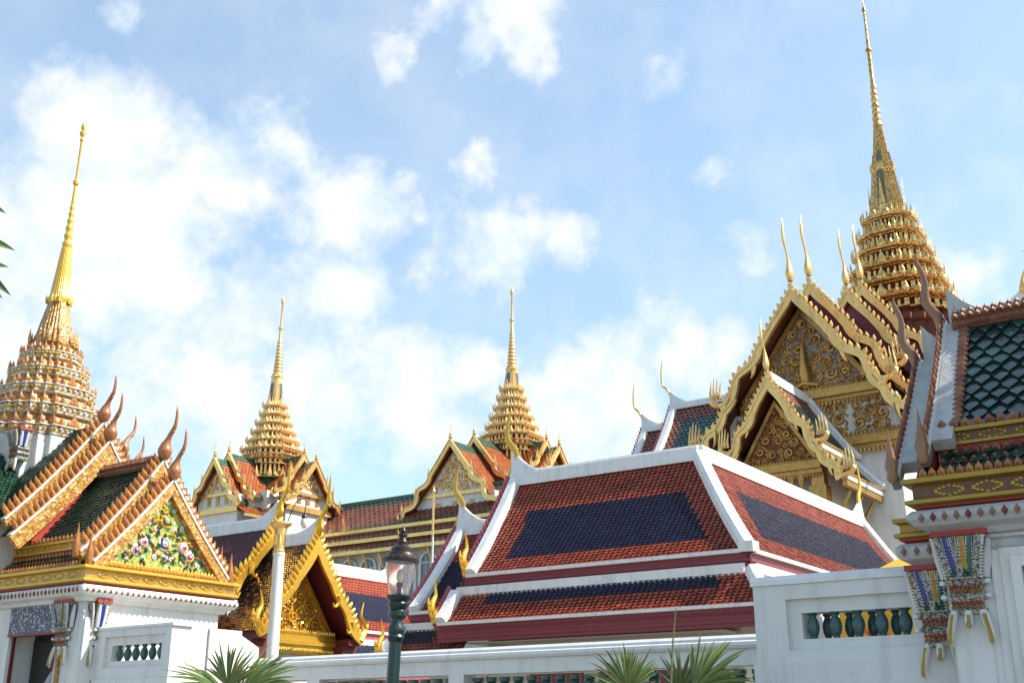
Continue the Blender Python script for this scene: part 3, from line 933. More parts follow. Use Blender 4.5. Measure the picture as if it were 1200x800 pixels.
for s in (1, -1):
    path = [(pm2(i/14)[0], pm2(i/14)[1]+.02) for i in range(15)]
    board(gb, F2, s, path, .24, .03, .17, 0); fins(gb, F2, s, [(a, z+.04) for a, z in path], .165, .105, .13, .04, .17, 0)
gb.add([F2.p(-wv+.1,-.2,ze2), F2.p(wv-.1,-.2,ze2), F2.p(0,-.2,zr2)], [(0,1,2)], 0)
part('bay_bargeboard', gb, 'rose_paint', T2)
fa = MB(); strip(fa, F2, wv-.08, .02, -1.8, ze2-.26, ze2-.062, .06); strip(fa, F2, wv-.02, .02, -1.8, ze2-.2, ze2-.12, .02)
part('bay_fascia', fa, 'maroon_paint', T2)
wl = MB(); wl.box(-17.2, -15.55, ye+.56, ye+3.0, 0, 3.3); part('bay_wall', wl, 'cream_wall', T2)
inst('roof_finial', H_HORN, T2, F2.p(0, .02, zr2+.22), math.pi, .93)
inst('eave_finial', H_FL, T2, F2.p(wv+.72, .2, 3.12), math.atan2(-1, 0))
# ================================================================== MOSAIC GATES
def rect_ring(mb, x0, x1, y0, y1, prof, m=0):
    rs = []
    for o, z in prof:
        rs.append([(x0-o, y0-o, z), (x1+o, y0-o, z), (x1+o, y1+o, z), (x0-o, y1+o, z)])
    mb.rings(rs, m, True, True)

def rosette(mb, F, a, n, z, r, mp, mc, petals=7):
    for i in range(petals):
        an = 2*math.pi*i/petals
        c = F.p(a+r*.62*math.cos(an), n, z+r*.62*math.sin(an))
        disc_blob(mb, F, c, r*.40, r*.28, mp)
    disc_blob(mb, F, F.p(a, n+r*.06, z), r*.42, r*.42, mc)

def disc_blob(mb, F, c, r, d, m, seg=9):
    c = Vector(c); u = F.ea; v = Vector((0, 0, 1)); w = F.en
    rs = []
    for k, (q, h) in enumerate([(1.0, 0), (.92, .45), (.6, .85), (.15, 1.0)]):
        rs.append([c+(u*math.cos(2*math.pi*j/seg)+v*math.sin(2*math.pi*j/seg))*r*q+w*d*h for j in range(seg)])
    mb.rings(rs, m, False, True, True)

def concentric(mb, F, a, n, z, r, ms):
    for i, m in enumerate(ms):
        q = r*(1-i/len(ms)); disc_blob(mb, F, F.p(a, n+r*.10*i, z), q, r*.22, m, 14)

def capital(mb, x, yf, z0, w, h, mats, left_face=False):
    """mosaic lotus capital hanging on a pilaster; mats: 0 mosaic,1 white,2 red,3 blue,4 green,5 yellow, yf = front plane (-y)"""
    d = .16
    def ring(sc, z): 
        hw = w*.5*sc; dd = d*(.4+.6*sc)
        return [(x-hw, yf-dd*.55, z), (x+hw, yf-dd*.55, z), (x+hw, yf+d, z), (x-hw, yf+d, z)]
    mb.rings([ring(.62, z0+.30*h), ring(.72, z0+.34*h), ring(.60, z0+.36*h), ring(.62, z0+.42*h), ring(.80, z0+.44*h), ring(.80, z0+.47*h), ring(.66, z0+.49*h), ring(.66, z0+.55*h),
              ring(.84, z0+.56*h), ring(.84, z0+.60*h), ring(.62, z0+.62*h), ring(.68, z0+.72*h), ring(.86, z0+.90*h), ring(1.0, z0+.98*h), ring(1.02, z0+1.0*h)], 0)
    # red and gold bead bands
    for zz, m in ((.365, 5), (.50, 5), (.535, 2), (.40, 2)):
        k = 7
        for i in range(k):
            u = x+w*.62*((i+.5)/k-.5); z = z0+zz*h
            mb.lathe([(0, -.02*h), (.045*w, 0), (0, .02*h)], (u, yf-d*.62, z), 6, m, False)
    for sx_ in (-1, 1):
        for zz in (.455, .58): mb.lathe([(0, -.03*h), (.06*w, -.015*h), (.06*w, .015*h), (0, .03*h)], (x+sx_*w*.44, yf-d*.5, z0+zz*h), 8, 1, True)
    # long petals
    for i, (u, m) in enumerate([(-.36, 0), (-.21, 3), (-.07, 0), (.07, 5), (.21, 4), (.36, 0)]):
        p = [(x+w*u*.72, yf-d*.62, z0+.62*h), (x+w*u*.84, yf-d*.72, z0+.76*h), (x+w*u*1.05, yf-d*.95, z0+.90*h), (x+w*u*1.18, yf-d*1.1, z0+.985*h)]
        mb.tube(p, [.075*w, .088*w, .085*w, .05*w], 7, m)
        if True:
            for e in (-.085, .085):
                q = [(a+w*e, b-.002, c) for a, b, c in p]
                for e2 in range(15):
                    t2 = e2/15*3; i2 = int(t2); g2 = t2-i2
                    c2 = [lerp(q[i2][j], q[i2+1][j], g2) for j in range(3)]
                    mb.lathe([(0, -.034*w), (.04*w, -.012*w), (.04*w, .012*w), (0, .034*w)], (c2[0], c2[1]-.012, c2[2]), 6, 1)
    for u in (-.21, .07, .21):
        antefix(mb, (x+w*u*.8, yf-d*.66, z0+.62*h), (0, -1), w*.16, h*.12, .05, 4)
    for sy in (-1, 1):
        for u in (-.4, -.14, .14, .4):
            mb.tube([(x+sy*w*.40, yf+u*d*.6, z0+.62*h), (x+sy*w*.46, yf+u*d*.8, z0+.8*h), (x+sy*w*.54, yf+u*d, z0+.96*h)], [.08*w, .095*w, .05*w], 6, (1, 3, 1, 4)[int(u*3+1.5) % 4])
    # pendant leaves
    for u, L in ((-.34, .30), (.0, .16), (.34, .30)):
        p = catmull([(x+w*u*.8, yf-d*.45, z0+.33*h), (x+w*u*.95, yf-d*.55, z0+.24*h), (x+w*u*1.15, yf-d*.65, z0+(.33-L*.8)*h), (x+w*u*1.12, yf-d*.6, z0+(.33-L*1.05)*h)], 4)
        n = len(p); mb.tube(p, [w*.09*math.sin(math.pi*(.25+.75*i/(n-1)))+.004 for i in range(n)], 7, 1, flat=.8)
        q = [(a, b-w*.055, c) for a, b, c in p[2:-2]]
        mb.tube(q, [w*.045]*len(q), 6, 5)
    mb.box(x-w*.56, x+w*.56, yf-d*.75, yf+d, z0+1.0*h, z0+1.05*h, 2)

CAPM = ['capital_mosaic', 'white_porcelain', 'scarlet', 'blue_mosaic', 'green_mosaic', 'tarnished_gold']

def gable_edge(T, F, n, apex, tip, matboard, matfin, mattrim, wb=.17, thick=.11, pitch=.125, fw=.105, fh=.17, sag=.02, name='bargeboard', m_face=None):
    for s in (1, -1):
        mb = MB()
        p = rake_path(0, apex, tip[0], tip[1], sag)
        board(mb, F, s, p, wb, n-thick, n, 0)
        q = [(a, z+.004) for a, z in p]
        board(mb, F, s, [(a+.0, z+.035) for a, z in p], .035, n-thick-.015, n+.018, 2)
        fins(mb, F, s, [(a, z+.04) for a, z in p], pitch, fw, fh, n-thick*.75, n-.01, 1)
        part(name, mb, [matboard, matfin, mattrim], T)

def gable_infill(mb, F, prof, n, m=0, inset=.06):
    """vertical triangle wall filling a gable step"""
    a, z = prof(1)
    pts = [F.p(-a+inset, n, z)]+[F.p(-prof(1-i/8)[0]+inset*(1-i/8), n, prof(1-i/8)[1]-inset) for i in range(1, 9)]+[F.p(prof(i/8)[0]-inset*(i/8), n, prof(i/8)[1]-inset) for i in range(1, 9)]
    mb.add(pts, [list(range(len(pts)))], m)

def mosaic_gate(sx, X, dz, tile, tw, th, colonnette, label, door_l, lintel, deco):
    T = thing('gate', (X-sx*4.2, 12.5, 0), label, 'gate')
    F = Frame(X, 12.5, (sx, 0)); v = -sx
    L = 6.6
    hw = 1.37
    def xs(n): return X+sx*n
    wi = .17 if colonnette else .42
    xa, xb = sorted((xs(-wi), xs(-L)))
    y0, y1 = 12.5-hw, 12.5+hw
    zt = 3.60+dz
    # ---- walls with the doorway on the long side
    w = MB()
    d0, d1 = door_l; ztop = lintel
    dx0, dx1 = sorted((xs(-d0), xs(-d1)))
    w.box(xa, dx0, y0, y1, 0, zt); w.box(dx1, xb, y0, y1, 0, zt)
    w.box(dx0, dx1, y0, y1, ztop, zt); w.box(dx0, dx1, y0+.55, y1, 0, ztop)
    part('wall', w, 'white_plaster', T)
    fr = MB()
    if colonnette:
        fr.box(dx0, dx1, y0-.03, y0+.08, ztop-.02, ztop+.40, 1)
        fr.box(dx0, dx1, y0-.04, y0+.1, ztop-.06, ztop-.022, 2)
        fr.box(dx0+.02, dx1-.02, y0-.012, y0+.1, ztop+.402, ztop+.62, 3)
        for k in range(9): rosette(fr, Frame(0, y0, (0, -1)), dx0+.12+k*(dx1-dx0-.2)/9, .0, ztop+.51, .07, 4, 0, 6)
        part('door_lintel', fr, ['white_porcelain', 'lintel_mosaic', 'maroon_paint', 'old_white', 'green_mosaic'], T)
    else:
        for k, (e, dd) in enumerate(((.24, .02), (.151, .05), (.062, .085))):
            fr.box(dx0-e, dx0-e+.088, y0-dd, y0-.002, 0, ztop+e); fr.box(dx1+e-.088, dx1+e, y0-dd, y0-.002, 0, ztop+e)
            fr.box(dx0-e+.089, dx1+e-.089, y0-dd, y0-.002, ztop+e-.088, ztop+e)
        part('door_frame', fr, ['white_plaster'], T)
    dp = MB()
    dp.box(dx0+.003, dx1-.003, y0+.48, y0+.545, 0, ztop-.005, 0)  # near-black back panel and leaf, colour standing in for the unlit interior
    dp.box(dx0+.003, dx0+.05, y0+.06, y0+.1, 0, ztop-.01, 1); dp.box(dx1-.05, dx1-.003, y0+.06, y0+.1, 0, ztop-.01, 1)
    dp.box(dx0+.08, (dx0+dx1)/2-.02, y0+.42, y0+.478, 0, ztop-.1, 0)
    part('door', dp, ['opening_shade', 'deep_red'], T)
    guard = MB()           # painted guardian panel on the door leaf
    gx = (dx0+dx1)/2+sx*.12; gy = y0+.415
    guard.tube([(gx, gy, 1.5), (gx, gy-.02, 1.9), (gx, gy-.02, 2.3), (gx, gy, 2.55)], [.16, .18, .15, .05], 8, 0, flat=1)
    guard.tube([(gx, gy, 2.5), (gx, gy-.01, 2.62), (gx, gy, 2.75)], [.06, .09, .03], 8, 1)
    part('door_ornament', guard, ['old_white', 'maroon_paint'], T)
    # ---- stepped pilasters with mosaic capitals
    for n, yf, sc, zd in ((-.60, y0-.03, 1.0, 0), (-.27, y0+(.22 if colonnette else .13), .95, 0 if colonnette else -.27)):
        x = xs(n)
        pl_ = MB()
        pl_.box(x-.16, x+.16, yf+.01, yf+.25, 0, 2.95+dz+zd)
        part('pilaster', pl_, 'white_plaster', T)
        cp = MB(); capital(cp, x, yf+.04, 2.52+dz+zd, .46*sc, 1.02, CAPM)
        part('capital', cp, CAPM, T)
        if colonnette:
            cl = MB(); cl.tube([(x-.02, yf-.03, 0), (x-.02, yf-.03, 2.8+dz)], .035, 8, 0)
            part('colonnette', cl, ['orange_mosaic'], T)
    if colonnette:         # the +x corner column seen from the side
        cp = MB(); x = xs(-.15)
        part('corner_pilaster', (lambda m_: (m_.box(x-.10, x+.02, y0+.02, y0+.34, 0, 3.3+dz), m_)[1])(MB()), 'white_plaster', T)
    if not colonnette:     # set-back bay beside the corner, with its own lower cornice
        bb = MB(); bx0, bx1 = sorted((xs(-.19), xs(-1.2)))
        bb.box(bx0, bx1, y0+.16, y1-.16, 0, zt-.28)
        part('bay_wall', bb, 'white_plaster', T)
        bb = MB(); zb_ = zt-.27
        rect_ring(bb, bx0, bx1, y0+.16, y1-.16, [(.0, zb_-.06), (.07, zb_-.05), (.10, zb_), (.17, zb_+.04), (.20, zb_+.10), (.20, zb_+.15), (.15, zb_+.19), (.1, zb_+.2)], 0)
        for e in range(3): bb.lathe([(0, -.05), (.032, 0), (0, .05)], (bx0-.12+e*.12, y0-.04, zb_+.11), 6, 1, False)
        rect_ring(bb, bx0, bx1, y0+.16, y1-.16, [(.12, zb_+.201), (.16, zb_+.22), (.16, zb_+.235)], 2)
        rect_ring(bb, bx0, bx1, y0+.16, y1-.16, [(.16, zb_+.236), (.20, zb_+.25), (.20, zb_+.28), (.15, zb_+.30), (.15, zb_+.37), (.20, zb_+.39), (.20, zb_+.43), (.05, zb_+.45)], 3)
        bb.box(min(xs(-.24), xs(-.7)), max(xs(-.24), xs(-.7)), y0+.3, y1-.3, zb_+.44, zt+.62, 0)
        part('bay_cornice', bb, ['old_white', 'horn_bronze', 'scarlet', 'tarnished_gold'], T)
    # ---- cornices
    ca, cb = xa, xb
    wc = MB()
    rect_ring(wc, ca, cb, y0, y1, [(.0, zt-.06), (.07, zt-.05), (.10, zt), (.19, zt+.04), (.235, zt+.10), (.235, zt+.15), (.19, zt+.19), (.12, zt+.2)])
    st = wc
    k = int((cb-ca+.3)/.105)
    for i in range(k):
        x = ca-.15+(i+.5)*(cb-ca+.3)/k
        st.lathe([(0, -.05), (.032, 0), (0, .05)], (x, y0-.235, zt+.11), 6, 1+i % 3 % 2, False)
    k = int((y1-y0+.4)/.105); xf = xs(-wi)+sx*.235
    for i in range(k):
        st.lathe([(0, -.04), (.03, 0), (0, .04)], (xf, y0-.2+(i+.5)*(y1-y0+.4)/k, zt+.105), 6, 1+i % 3 % 2, False)
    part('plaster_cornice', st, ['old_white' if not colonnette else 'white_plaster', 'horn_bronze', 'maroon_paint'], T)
    gc = MB()
    rect_ring(gc, ca, cb, y0, y1, [(.12, zt+.2), (.16, zt+.215), (.16, zt+.235)], 2)
    rect_ring(gc, ca, cb, y0, y1, [(.20, zt+.236), (.235, zt+.25), (.235, zt+.285), (.185, zt+.30)], 0)
    rect_ring(gc, ca, cb, y0, y1, [(.17, zt+.301), (.17, zt+.425)], 1)
    rect_ring(gc, ca, cb, y0, y1, [(.19, zt+.426), (.25, zt+.445), (.25, zt+.49), (.1, zt+.5)], 0)
    Fy = Frame(0, y0-.17, (0, -1))
    k = int((cb-ca)/.34)
    for i in range(k):      # gilt strap diamonds on the frieze
        x = ca+(i+.5)*(cb-ca)/k; z = zt+.363
        for e in range(14):
            an = 2*math.pi*(e+.5)/14; u_ = math.cos(an); v_ = math.sin(an)
            q_ = 1/(abs(u_)**1.3+abs(v_)**1.3)**(1/1.3)
            antefix(gc, (x+.135*u_*q_, y0-.172, z+.046*v_*q_-.013), (0, -1), .032, .03, .012, 3)
    Fx = Frame(xs(-wi)+sx*.17, 12.5, (sx, 0))
    for i in range(9):
        a = -1.35+2.7*(i+.5)/9
        for (p, q) in (((-.11, 0), (0, .045)), ((0, .045), (.11, 0)), ((.11, 0), (0, -.045)), ((0, -.045), (-.11, 0))):
            gc.tube([Fx.p(a+p[0], .008, zt+.363+p[1]), Fx.p(a+q[0], .008, zt+.363+q[1])], .011, 5, 3)
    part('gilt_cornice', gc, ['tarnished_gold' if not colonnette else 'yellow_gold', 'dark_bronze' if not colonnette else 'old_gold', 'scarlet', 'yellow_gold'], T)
    lv = MB()
    teeth(lv, (ca-.1, y0-.16, zt+.5), (cb, y0-.16, zt+.5), .085, .075, .10, .03, (0, -1, 0))
    teeth(lv, (xs(-wi)+sx*.12, y0-.1, zt+.5), (xs(-wi)+sx*.12, y1+.1, zt+.5), .085, .075, .085, .03, (sx, 0, 0))
    part('cornice_leaves', lv, ['terracotta'], T)
    # ---- skirt roof and second cornice
    zs = zt+.52
    sk = MB()
    ps = prof_fn(hw-.28, zs+.32, hw+.05, zs+.02, .0)
    for s in (1, -1): tiles(sk, F, s, ps, lambda t: (-.5, -L), tw, th, lambda *a: 0, 1)
    part('skirt_roof', sk, [tile, 'green_bed'], T)
    c2 = MB()
    for s in (1, -1):
        strip(c2, F, s*(hw-.5), -.42, -L, zs+.20, zs+.30, .22, 3)
        strip(c2, F, s*(hw-.5), -.42, -L, zs+.302, zs+.345, .26, 1)
        strip(c2, F, s*(hw-.5), -.42, -L, zs+.347, zs+.375, .30, 0)
        strip(c2, F, s*(hw-.5), -.42, -L, zs+.377, zs+.475, .26, 2)
        strip(c2, F, s*(hw-.5), -.42, -L, zs+.477, zs+.515, .31, 0)
    Fy2 = Frame(0, 12.5-(hw-.5)-.26, (0, -1))
    k = int((L-.5)/.34)
    for i in range(k):
        x = xs(-.45-(i+.5)*.34); z = zs+.427
        for e in range(12):
            an = 2*math.pi*(e+.5)/12; u_ = math.cos(an); v_ = math.sin(an)
            q_ = 1/(abs(u_)**1.3+abs(v_)**1.3)**(1/1.3)
            antefix(c2, (x+.13*u_*q_, Fy2.o.y-.004, z+.036*v_*q_-.012), (0, -1), .03, .028, .012, 4)
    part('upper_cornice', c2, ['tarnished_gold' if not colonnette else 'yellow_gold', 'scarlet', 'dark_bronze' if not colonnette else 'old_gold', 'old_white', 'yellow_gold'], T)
    ul = MB()
    a_ = v*(hw-.5+.24)
    teeth(ul, F.p(v*(hw-.21), -.45, zs+.517), F.p(v*(hw-.21), -L, zs+.517), .11, .09, .10, .035, F.ea*v)
    teeth(ul, F.p(v*(hw-.22), -.45, zs+.24), F.p(v*(hw-.22), -L, zs+.24), .095, .085, .10, .03, F.ea*v)
    teeth(ul, F.p(v*(hw-.12), -.45, zs+.12), F.p(v*(hw-.12), -L, zs+.12), .095, .085, .09, .03, F.ea*v)
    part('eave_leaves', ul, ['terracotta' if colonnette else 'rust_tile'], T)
    # ---- main roof
    zr_ = 6.12+dz; ze_ = zs+.50
    pr = prof_fn(0, zr_, hw-.24, ze_, .03)
    rf = MB()
    for s in (1, -1): tiles(rf, F, s, pr, lambda t: (-.62, -L), tw, th, lambda *a: 0, 1, lift=.03)
    part('roof', rf, [tile, 'green_bed'], T)
    po = prof_fn(0, 5.72+dz, hw+.02, zs+.06, .02)
    pi_ = prof_fn(0, 6.10+dz, hw+.05, zs+.22, .03)
    vg = MB()
    for s in (1, -1):
        for n_, pp in ((-.19, po), (-.52, pi_)):
            vg.sweep([F.p(s*pp(i/10)[0], n_, pp(i/10)[1]-.02) for i in range(10)], [(-.10,-.10),(.10,-.10),(.10,.03),(-.10,.03)], 0)
        # beaded inner border along the roof edge
        pts = [(pr(i/30)[0], pr(i/30)[1]) for i in range(31)]
        fins(vg, F, s, pts, .085, .07, .03, -.68, -.58, 1, base=.03)
    part('verge', vg, ['old_white' if not colonnette else 'orange_mosaic', 'rust_tile'], T)
    rg = MB()
    rg.sweep([F.p(0, -.5, zr_+.02), F.p(0, -L, zr_+.02)], [(-.12,-.16),(.12,-.16),(.15,-.08),(.09,-.06),(.12,.0),(.06,.05),(-.06,.05),(-.12,.0),(-.09,-.06),(-.15,-.08)], 0)
    for s in (1, -1):
        for zz, aa in ((-.13, .155), (-.02, .125), (.05, .06)):
            teeth(rg, F.p(s*aa, -.5, zr_+zz), F.p(s*aa, -L, zr_+zz), .08, .07, .075, .04, F.ea*s, 0)
    part('ridge', rg, ['rust_tile'], T)
    fl = MB()
    if not colonnette:
        for n_, z_ in ((-.14, 5.74+dz), (-.46, 6.12+dz)):
            up = [(n_-.75*(1-i/10), z_-.02+.42*(i/10)**2.4) for i in range(11)]; dn = [(n_, z_-.22), (n_-.75, z_-.16)]
            pts = up+dn
            f_ = [F.p(.055*(1 if q[1] < z_ else .6), q[0], q[1]) for q in pts]; b_ = [F.p(-.055*(1 if q[1] < z_ else .6), q[0], q[1]) for q in pts]
            fl.poly_prism(f_, b_, 0)
        part('ridge_flare', fl, ['old_white'], T)
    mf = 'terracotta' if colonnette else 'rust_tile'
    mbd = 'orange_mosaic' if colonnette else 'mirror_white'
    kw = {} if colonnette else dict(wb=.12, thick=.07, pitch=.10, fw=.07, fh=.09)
    gable_edge(T, F, -.02, 5.72+dz, (hw+.05, zs+.02), mbd, mf, 'white_porcelain', sag=.015, **kw)
    gable_edge(T, F, -.34, 6.12+dz, (hw+.10, zs+.20), mbd, mf, 'white_porcelain', sag=.02, **kw)
    gs = MB()
    gable_infill(gs, F, po, -.20, 1, .12); gable_infill(gs, F, pi_, -.40, 0, .1)
    part('gable_wall', gs, ['scarlet', 'old_white'], T)
    if colonnette:
        pd = MB()
        tri = [F.p(-hw+.32, -.12, zs+.08), F.p(hw-.32, -.12, zs+.08), F.p(0, -.12, 5.45+dz)]
        bk = [p-F.en*.07 for p in tri]
        pd.poly_prism(tri, bk, 0)
        for s in (1, -1):
            board(pd, F, s, [(0, 5.50+dz), (hw-.26, zs+.06)], .06, -.13, -.085, 1)
        nf = -.115; zb = zs+.12
        concentric(pd, F, 0, nf, zb+.38, .125, [2, 3, 2, 4])
        for s in (1, -1):
            concentric(pd, F, s*.42, nf, zb+.36, .115, [5, 2, 5, 6]); concentric(pd, F, s*.56, nf, zb+.22, .105, [2, 5, 6, 2])
            for a, z, r in ((.18, .14, .075), (.20, .62, .075), (.34, .70, .07), (.16, .98, .07), (.40, .10, .07), (.75, .08, .075), (.80, .22, .06), (.30, .50, .06)):
                rosette(pd, F, s*a, nf, zb+z, r*.68, 2, 5)
        concentric(pd, F, 0, nf, zb+.78, .125, [4, 7, 4, 2])
        rosette(pd, F, 0, nf, zb+1.12, .07, 2, 5); rosette(pd, F, .04, nf, zb+.14, .07, 2, 3)
        rg2 = random.Random(3)
        for k in range(210):      # leaf sprigs
            a = rg2.uniform(-1, 1); z = rg2.uniform(0, 1.32)
            if abs(a) > (1.32-z)*.74: continue
            an = rg2.uniform(0, 6.28); l = .055
            pd.tube([F.p(a, nf, zb+z), F.p(a+l*math.cos(an), nf+.03, zb+z+l*math.sin(an)), F.p(a+2*l*math.cos(an), nf, zb+z+2*l*math.sin(an))], [.012, .026, .004], 5, rg2.choice([7, 7, 4, 8]))
        part('pediment', pd, ['porcelain_flowers', 'orange_mosaic', 'white_porcelain', 'blue_mosaic', 'yellow_porcelain', 'pink_porcelain', 'maroon_paint', 'green_mosaic', 'terracotta'], T)
        pb = MB()
        teeth(pb, F.p(-hw+.2, -.05, zs+.01), F.p(hw-.2, -.05, zs+.01), .075, .07, .11, .02, F.en)
        part('pediment_leaves', pb, ['yellow_gold'], T)
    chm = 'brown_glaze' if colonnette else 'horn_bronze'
    hh = .92 if colonnette else .84
    ang = math.atan2(F.en.y, F.en.x)
    me = finial_mesh('roof_finial', hh, chm, CH_BULB if colonnette else CH_HORN, 1.0 if colonnette else .7, 10, (.19, .49, .04) if colonnette else None)
    inst('roof_finial', me, T, F.p(0, -.04, 5.78+dz), ang, .93); inst('roof_finial', me, T, F.p(0, -.36, 6.18+dz), ang)
    cm = MB()
    cm.lathe([(.035, 0), (.06, .04), (.05, .10), (.068, .16), (.048, .25), (.02, .38), (.0, .56)], (0, 0, 0), 8)
    cme = cm.mesh('corner_finial', ['terracotta' if colonnette else 'horn_bronze'])
    for s in (1, -1):
        inst('corner_finial', cme, T, F.p(s*(hw+.10), -.06, zs-.02)); inst('corner_finial', cme, T, F.p(s*(hw+.14), -.38, zs+.12), 0, 1.05)
    # ---- crossing body, upper gables and spire
    cx, cy = xs(-4.27), 12.5
    body = MB()
    body.box(cx-1.55, cx+1.55, cy-1.55, cy+1.55, zt, 5.1+dz)
    body.rings([redent(cx, cy, 4.9+dz, 1.10), redent(cx, cy, 6.9+dz, 1.10)])
    part('tower_wall', body, 'white_plaster', T)
    arms = [(F, 0)] + [(Frame(cx, cy+e*4.2, (0, e)), 0) for e in (1, -1)]
    for A, _ in arms:
        n1 = -2.0; p1 = prof_fn(0, 6.70+dz, 1.72, 4.72+dz, .03); p2 = prof_fn(0, 7.08+dz, 1.72, 5.0+dz, .03)
        gable_edge(T, A, n1+.02, 6.70+dz, (1.72, 4.70+dz), mbd, mf, 'white_porcelain', wb=.27, pitch=.13, fh=.18)
        gable_edge(T, A, n1-.24, 7.10+dz, (1.72, 5.0+dz), mbd, mf, 'white_porcelain', pitch=.13, fh=.18)
        u = MB(); gable_infill(u, A, p1, n1-.16, 0); gable_infill(u, A, p2, n1-.38, 0)
        part('upper_gable_wall', u, ['scarlet'], T)
        u = MB()
        for s in (1, -1):
            tiles(u, A, s, p2, lambda t: (n1-.3, n1-1.5), tw, th, lambda *a: 0, 1); tiles(u, A, s, p1, lambda t: (n1-.05, n1-.3), tw, th, lambda *a: 0, 1)
        part('upper_roof', u, [tile, 'green_bed'], T)
        ang2 = math.atan2(A.en.y, A.en.x)
        inst('roof_finial', me, T, A.p(0, n1, 6.76+dz), ang2, .95); inst('roof_finial', me, T, A.p(0, n1-.26, 7.16+dz), ang2, .95)
    for ix in (1, -1):
        for iy in (1, -1):
            for (ax, ay, fx, fy) in ((.78, .78, 1, 1),):
                cp = MB(); capital(cp, cx+ix*.86, cy+iy*.95 if iy < 0 else cy+.8, 6.1+dz, .34, .8, CAPM)
                part('tower_capital', cp, CAPM, T)
    md = MB()
    for en in ((1, 0), (0, -1)):
        FF = Frame(cx+en[0]*1.11, cy+en[1]*1.11, en)
        concentric(md, FF, 0, 0, 6.45+dz, .22, [0, 1, 0, 2])
    part('medallion', md, ['yellow_porcelain', 'white_porcelain', 'green_mosaic'], T)
    sp = MB()
    z = 6.85+dz; scs = [1.13, 1.03, .88, .71, .55, .43]
    hs = [.46, .44, .42, .40, .36]
    for i in range(5):
        s0, s1, h = scs[i], scs[i+1], hs[i]
        zz = [0, .10, .14, .22, .26, .30, .48, .52, .56, .62, 1.0]
        ss = [.90, .92, .99, 1.0, .96, .985, .985, 1.03, 1.03, .93, .95]
        mm = [0, 1, 5, 1, 2, 5, 5, 1, 5, 0]
        rr = [redent(cx, cy, z+h*q, s0*k if j < 9 else lerp(s0*k, s1*.93, (j-8)/2)) for j, (q, k) in enumerate(zip(zz, ss))]
        sp.rings(rr, 0, True, True, False, [mm[j] for j in range(10)])
        base = redent(cx, cy, z+h*.58, s0*.95); nb = len(base)
        for j in range(nb):
            p = Vector(base[j]); o = p-Vector((cx, cy, p.z))
            k = j % 9
            if k in (0, 2, 4, 6, 8): antefix(sp, p, o, .12*s0, h*.46, .04, 3)
            q = Vector(base[(j+1) % nb])
            if (q-p).length > .35*s0:
                for f_ in (.2, .5, .8): antefix(sp, p.lerp(q, f_), (p.lerp(q, f_)-Vector((cx, cy, p.z))), (.20 if f_ == .5 else .12)*s0, h*(.58 if f_ == .5 else .38), .04, 3)
        ring = redent(cx, cy, z+h*.39, s0*1.0)
        for j in range(nb):
            p = Vector(ring[j]); q = Vector(ring[(j+1) % nb]); l = (q-p).length; c = max(1, int(l/.11))
            for e in range(c):
                w_ = p.lerp(q, (e+.5)/c)
                sp.lathe([(0, -.035), (.035, -.01), (.035, .01), (0, .035)], tuple(w_), 6, (4, 1)[e % 2], False)
        z += h
    part('spire_tiers', sp, ['orange_mosaic', 'white_porcelain', 'yellow_porcelain', 'terracotta', 'yellow_porcelain', 'porcelain'], T)
    cone = MB()
    cone.rings([redent(cx, cy, z+(zq), s_) for zq, s_ in ((0, .40), (.06, .42), (.12, .36), (.5, .29), (1.02, .19))], 0)
    for j, p in enumerate(redent(cx, cy, z+.05, .41)):
        if j % 9 in (0, 2, 4, 6, 8): antefix(cone, p, Vector(p)-Vector((cx, cy, p[2])), .11, .34, .04, 0)
    part('spire_cone', cone, ['orange_mosaic'], T)
    nd = MB(); z0 = z+1.0
    nd.rings([redent(cx, cy, z0+q, s_) for q, s_ in ((0, .20), (.08, .225), (.14, .19), (.7, .14), (1.25, .095))], 0)
    for j, p in enumerate(redent(cx, cy, z0-.02, .22)):
        if j % 3 == 0: antefix(nd, p, Vector(p)-Vector((cx, cy, p[2])), .08, .2, .03, 0)
    zz = z0+1.25; r = .10; pr_ = []; rm = []
    for k in range(6):
        h = .20-.012*k
        pr_ += [(r*.75, zz), (r, zz+h*.3), (r, zz+h*.6), (r*.7, zz+h*.8)]; rm += [0, 0, 0, 1]
        zz += h; r *= .88
    H = 14.2+dz
    pr_ += [(r*.8, zz), (r*.62, zz+.4), (r*.55, H-1.55), (r*1.2, H-1.52), (r*1.3, H-1.45), (r*.55, H-1.42), (r*.5, H-.5), (r*1.0, H-.45), (r*.5, H-.38), (r*1.3, H-.32), (r*1.3, H-.26), (r*.5, H-.22), (r*1.1, H-.17), (r*.9, H-.08), (.004, H)]
    nd.lathe([(a, b) for a, b in pr_], (cx, cy, 0), 12, 0)
    part('spire_needle', nd, ['yellow_porcelain'], T)
    return T

mosaic_gate(1, -15.93, 0.0, 'dark_green_tile', .085, .075, True, 'sunlit mosaic gate with flower pediment, orange finned gables and yellow needle spire', (.80, 2.15), 3.13, None)
mosaic_gate(-1, -3.24, -0.22, 'green_tile', .18, .14, False, 'shaded gate at right with large dark green diamond tiles and brown horns', (1.08, 2.4), 3.03, None)
# ================================================================== GILDED CHAPEL
def soffit(mb, F, side, prof, n0, n1, off, m=0, k=8):
    rs = []
    for i in range(k+1):
        a, z = prof(i/k)
        rs.append([F.p(side*a, n0, z-off), F.p(side*a, n1, z-off)])
    mb.rings(rs, m, False, False, False, closed=False)

def whitecap(T, F, n0, n1, z, rise, w, h, matn='white_trim', name='ridge'):
    mb = MB(); white_ridge(mb, flare(F, n0, n1, z, rise, 14), w, h); flare_web(mb, F, n1-1.1, n1-.02, z+h*.7, rise*1.3, w*.8); return part(name, mb, matn, T)

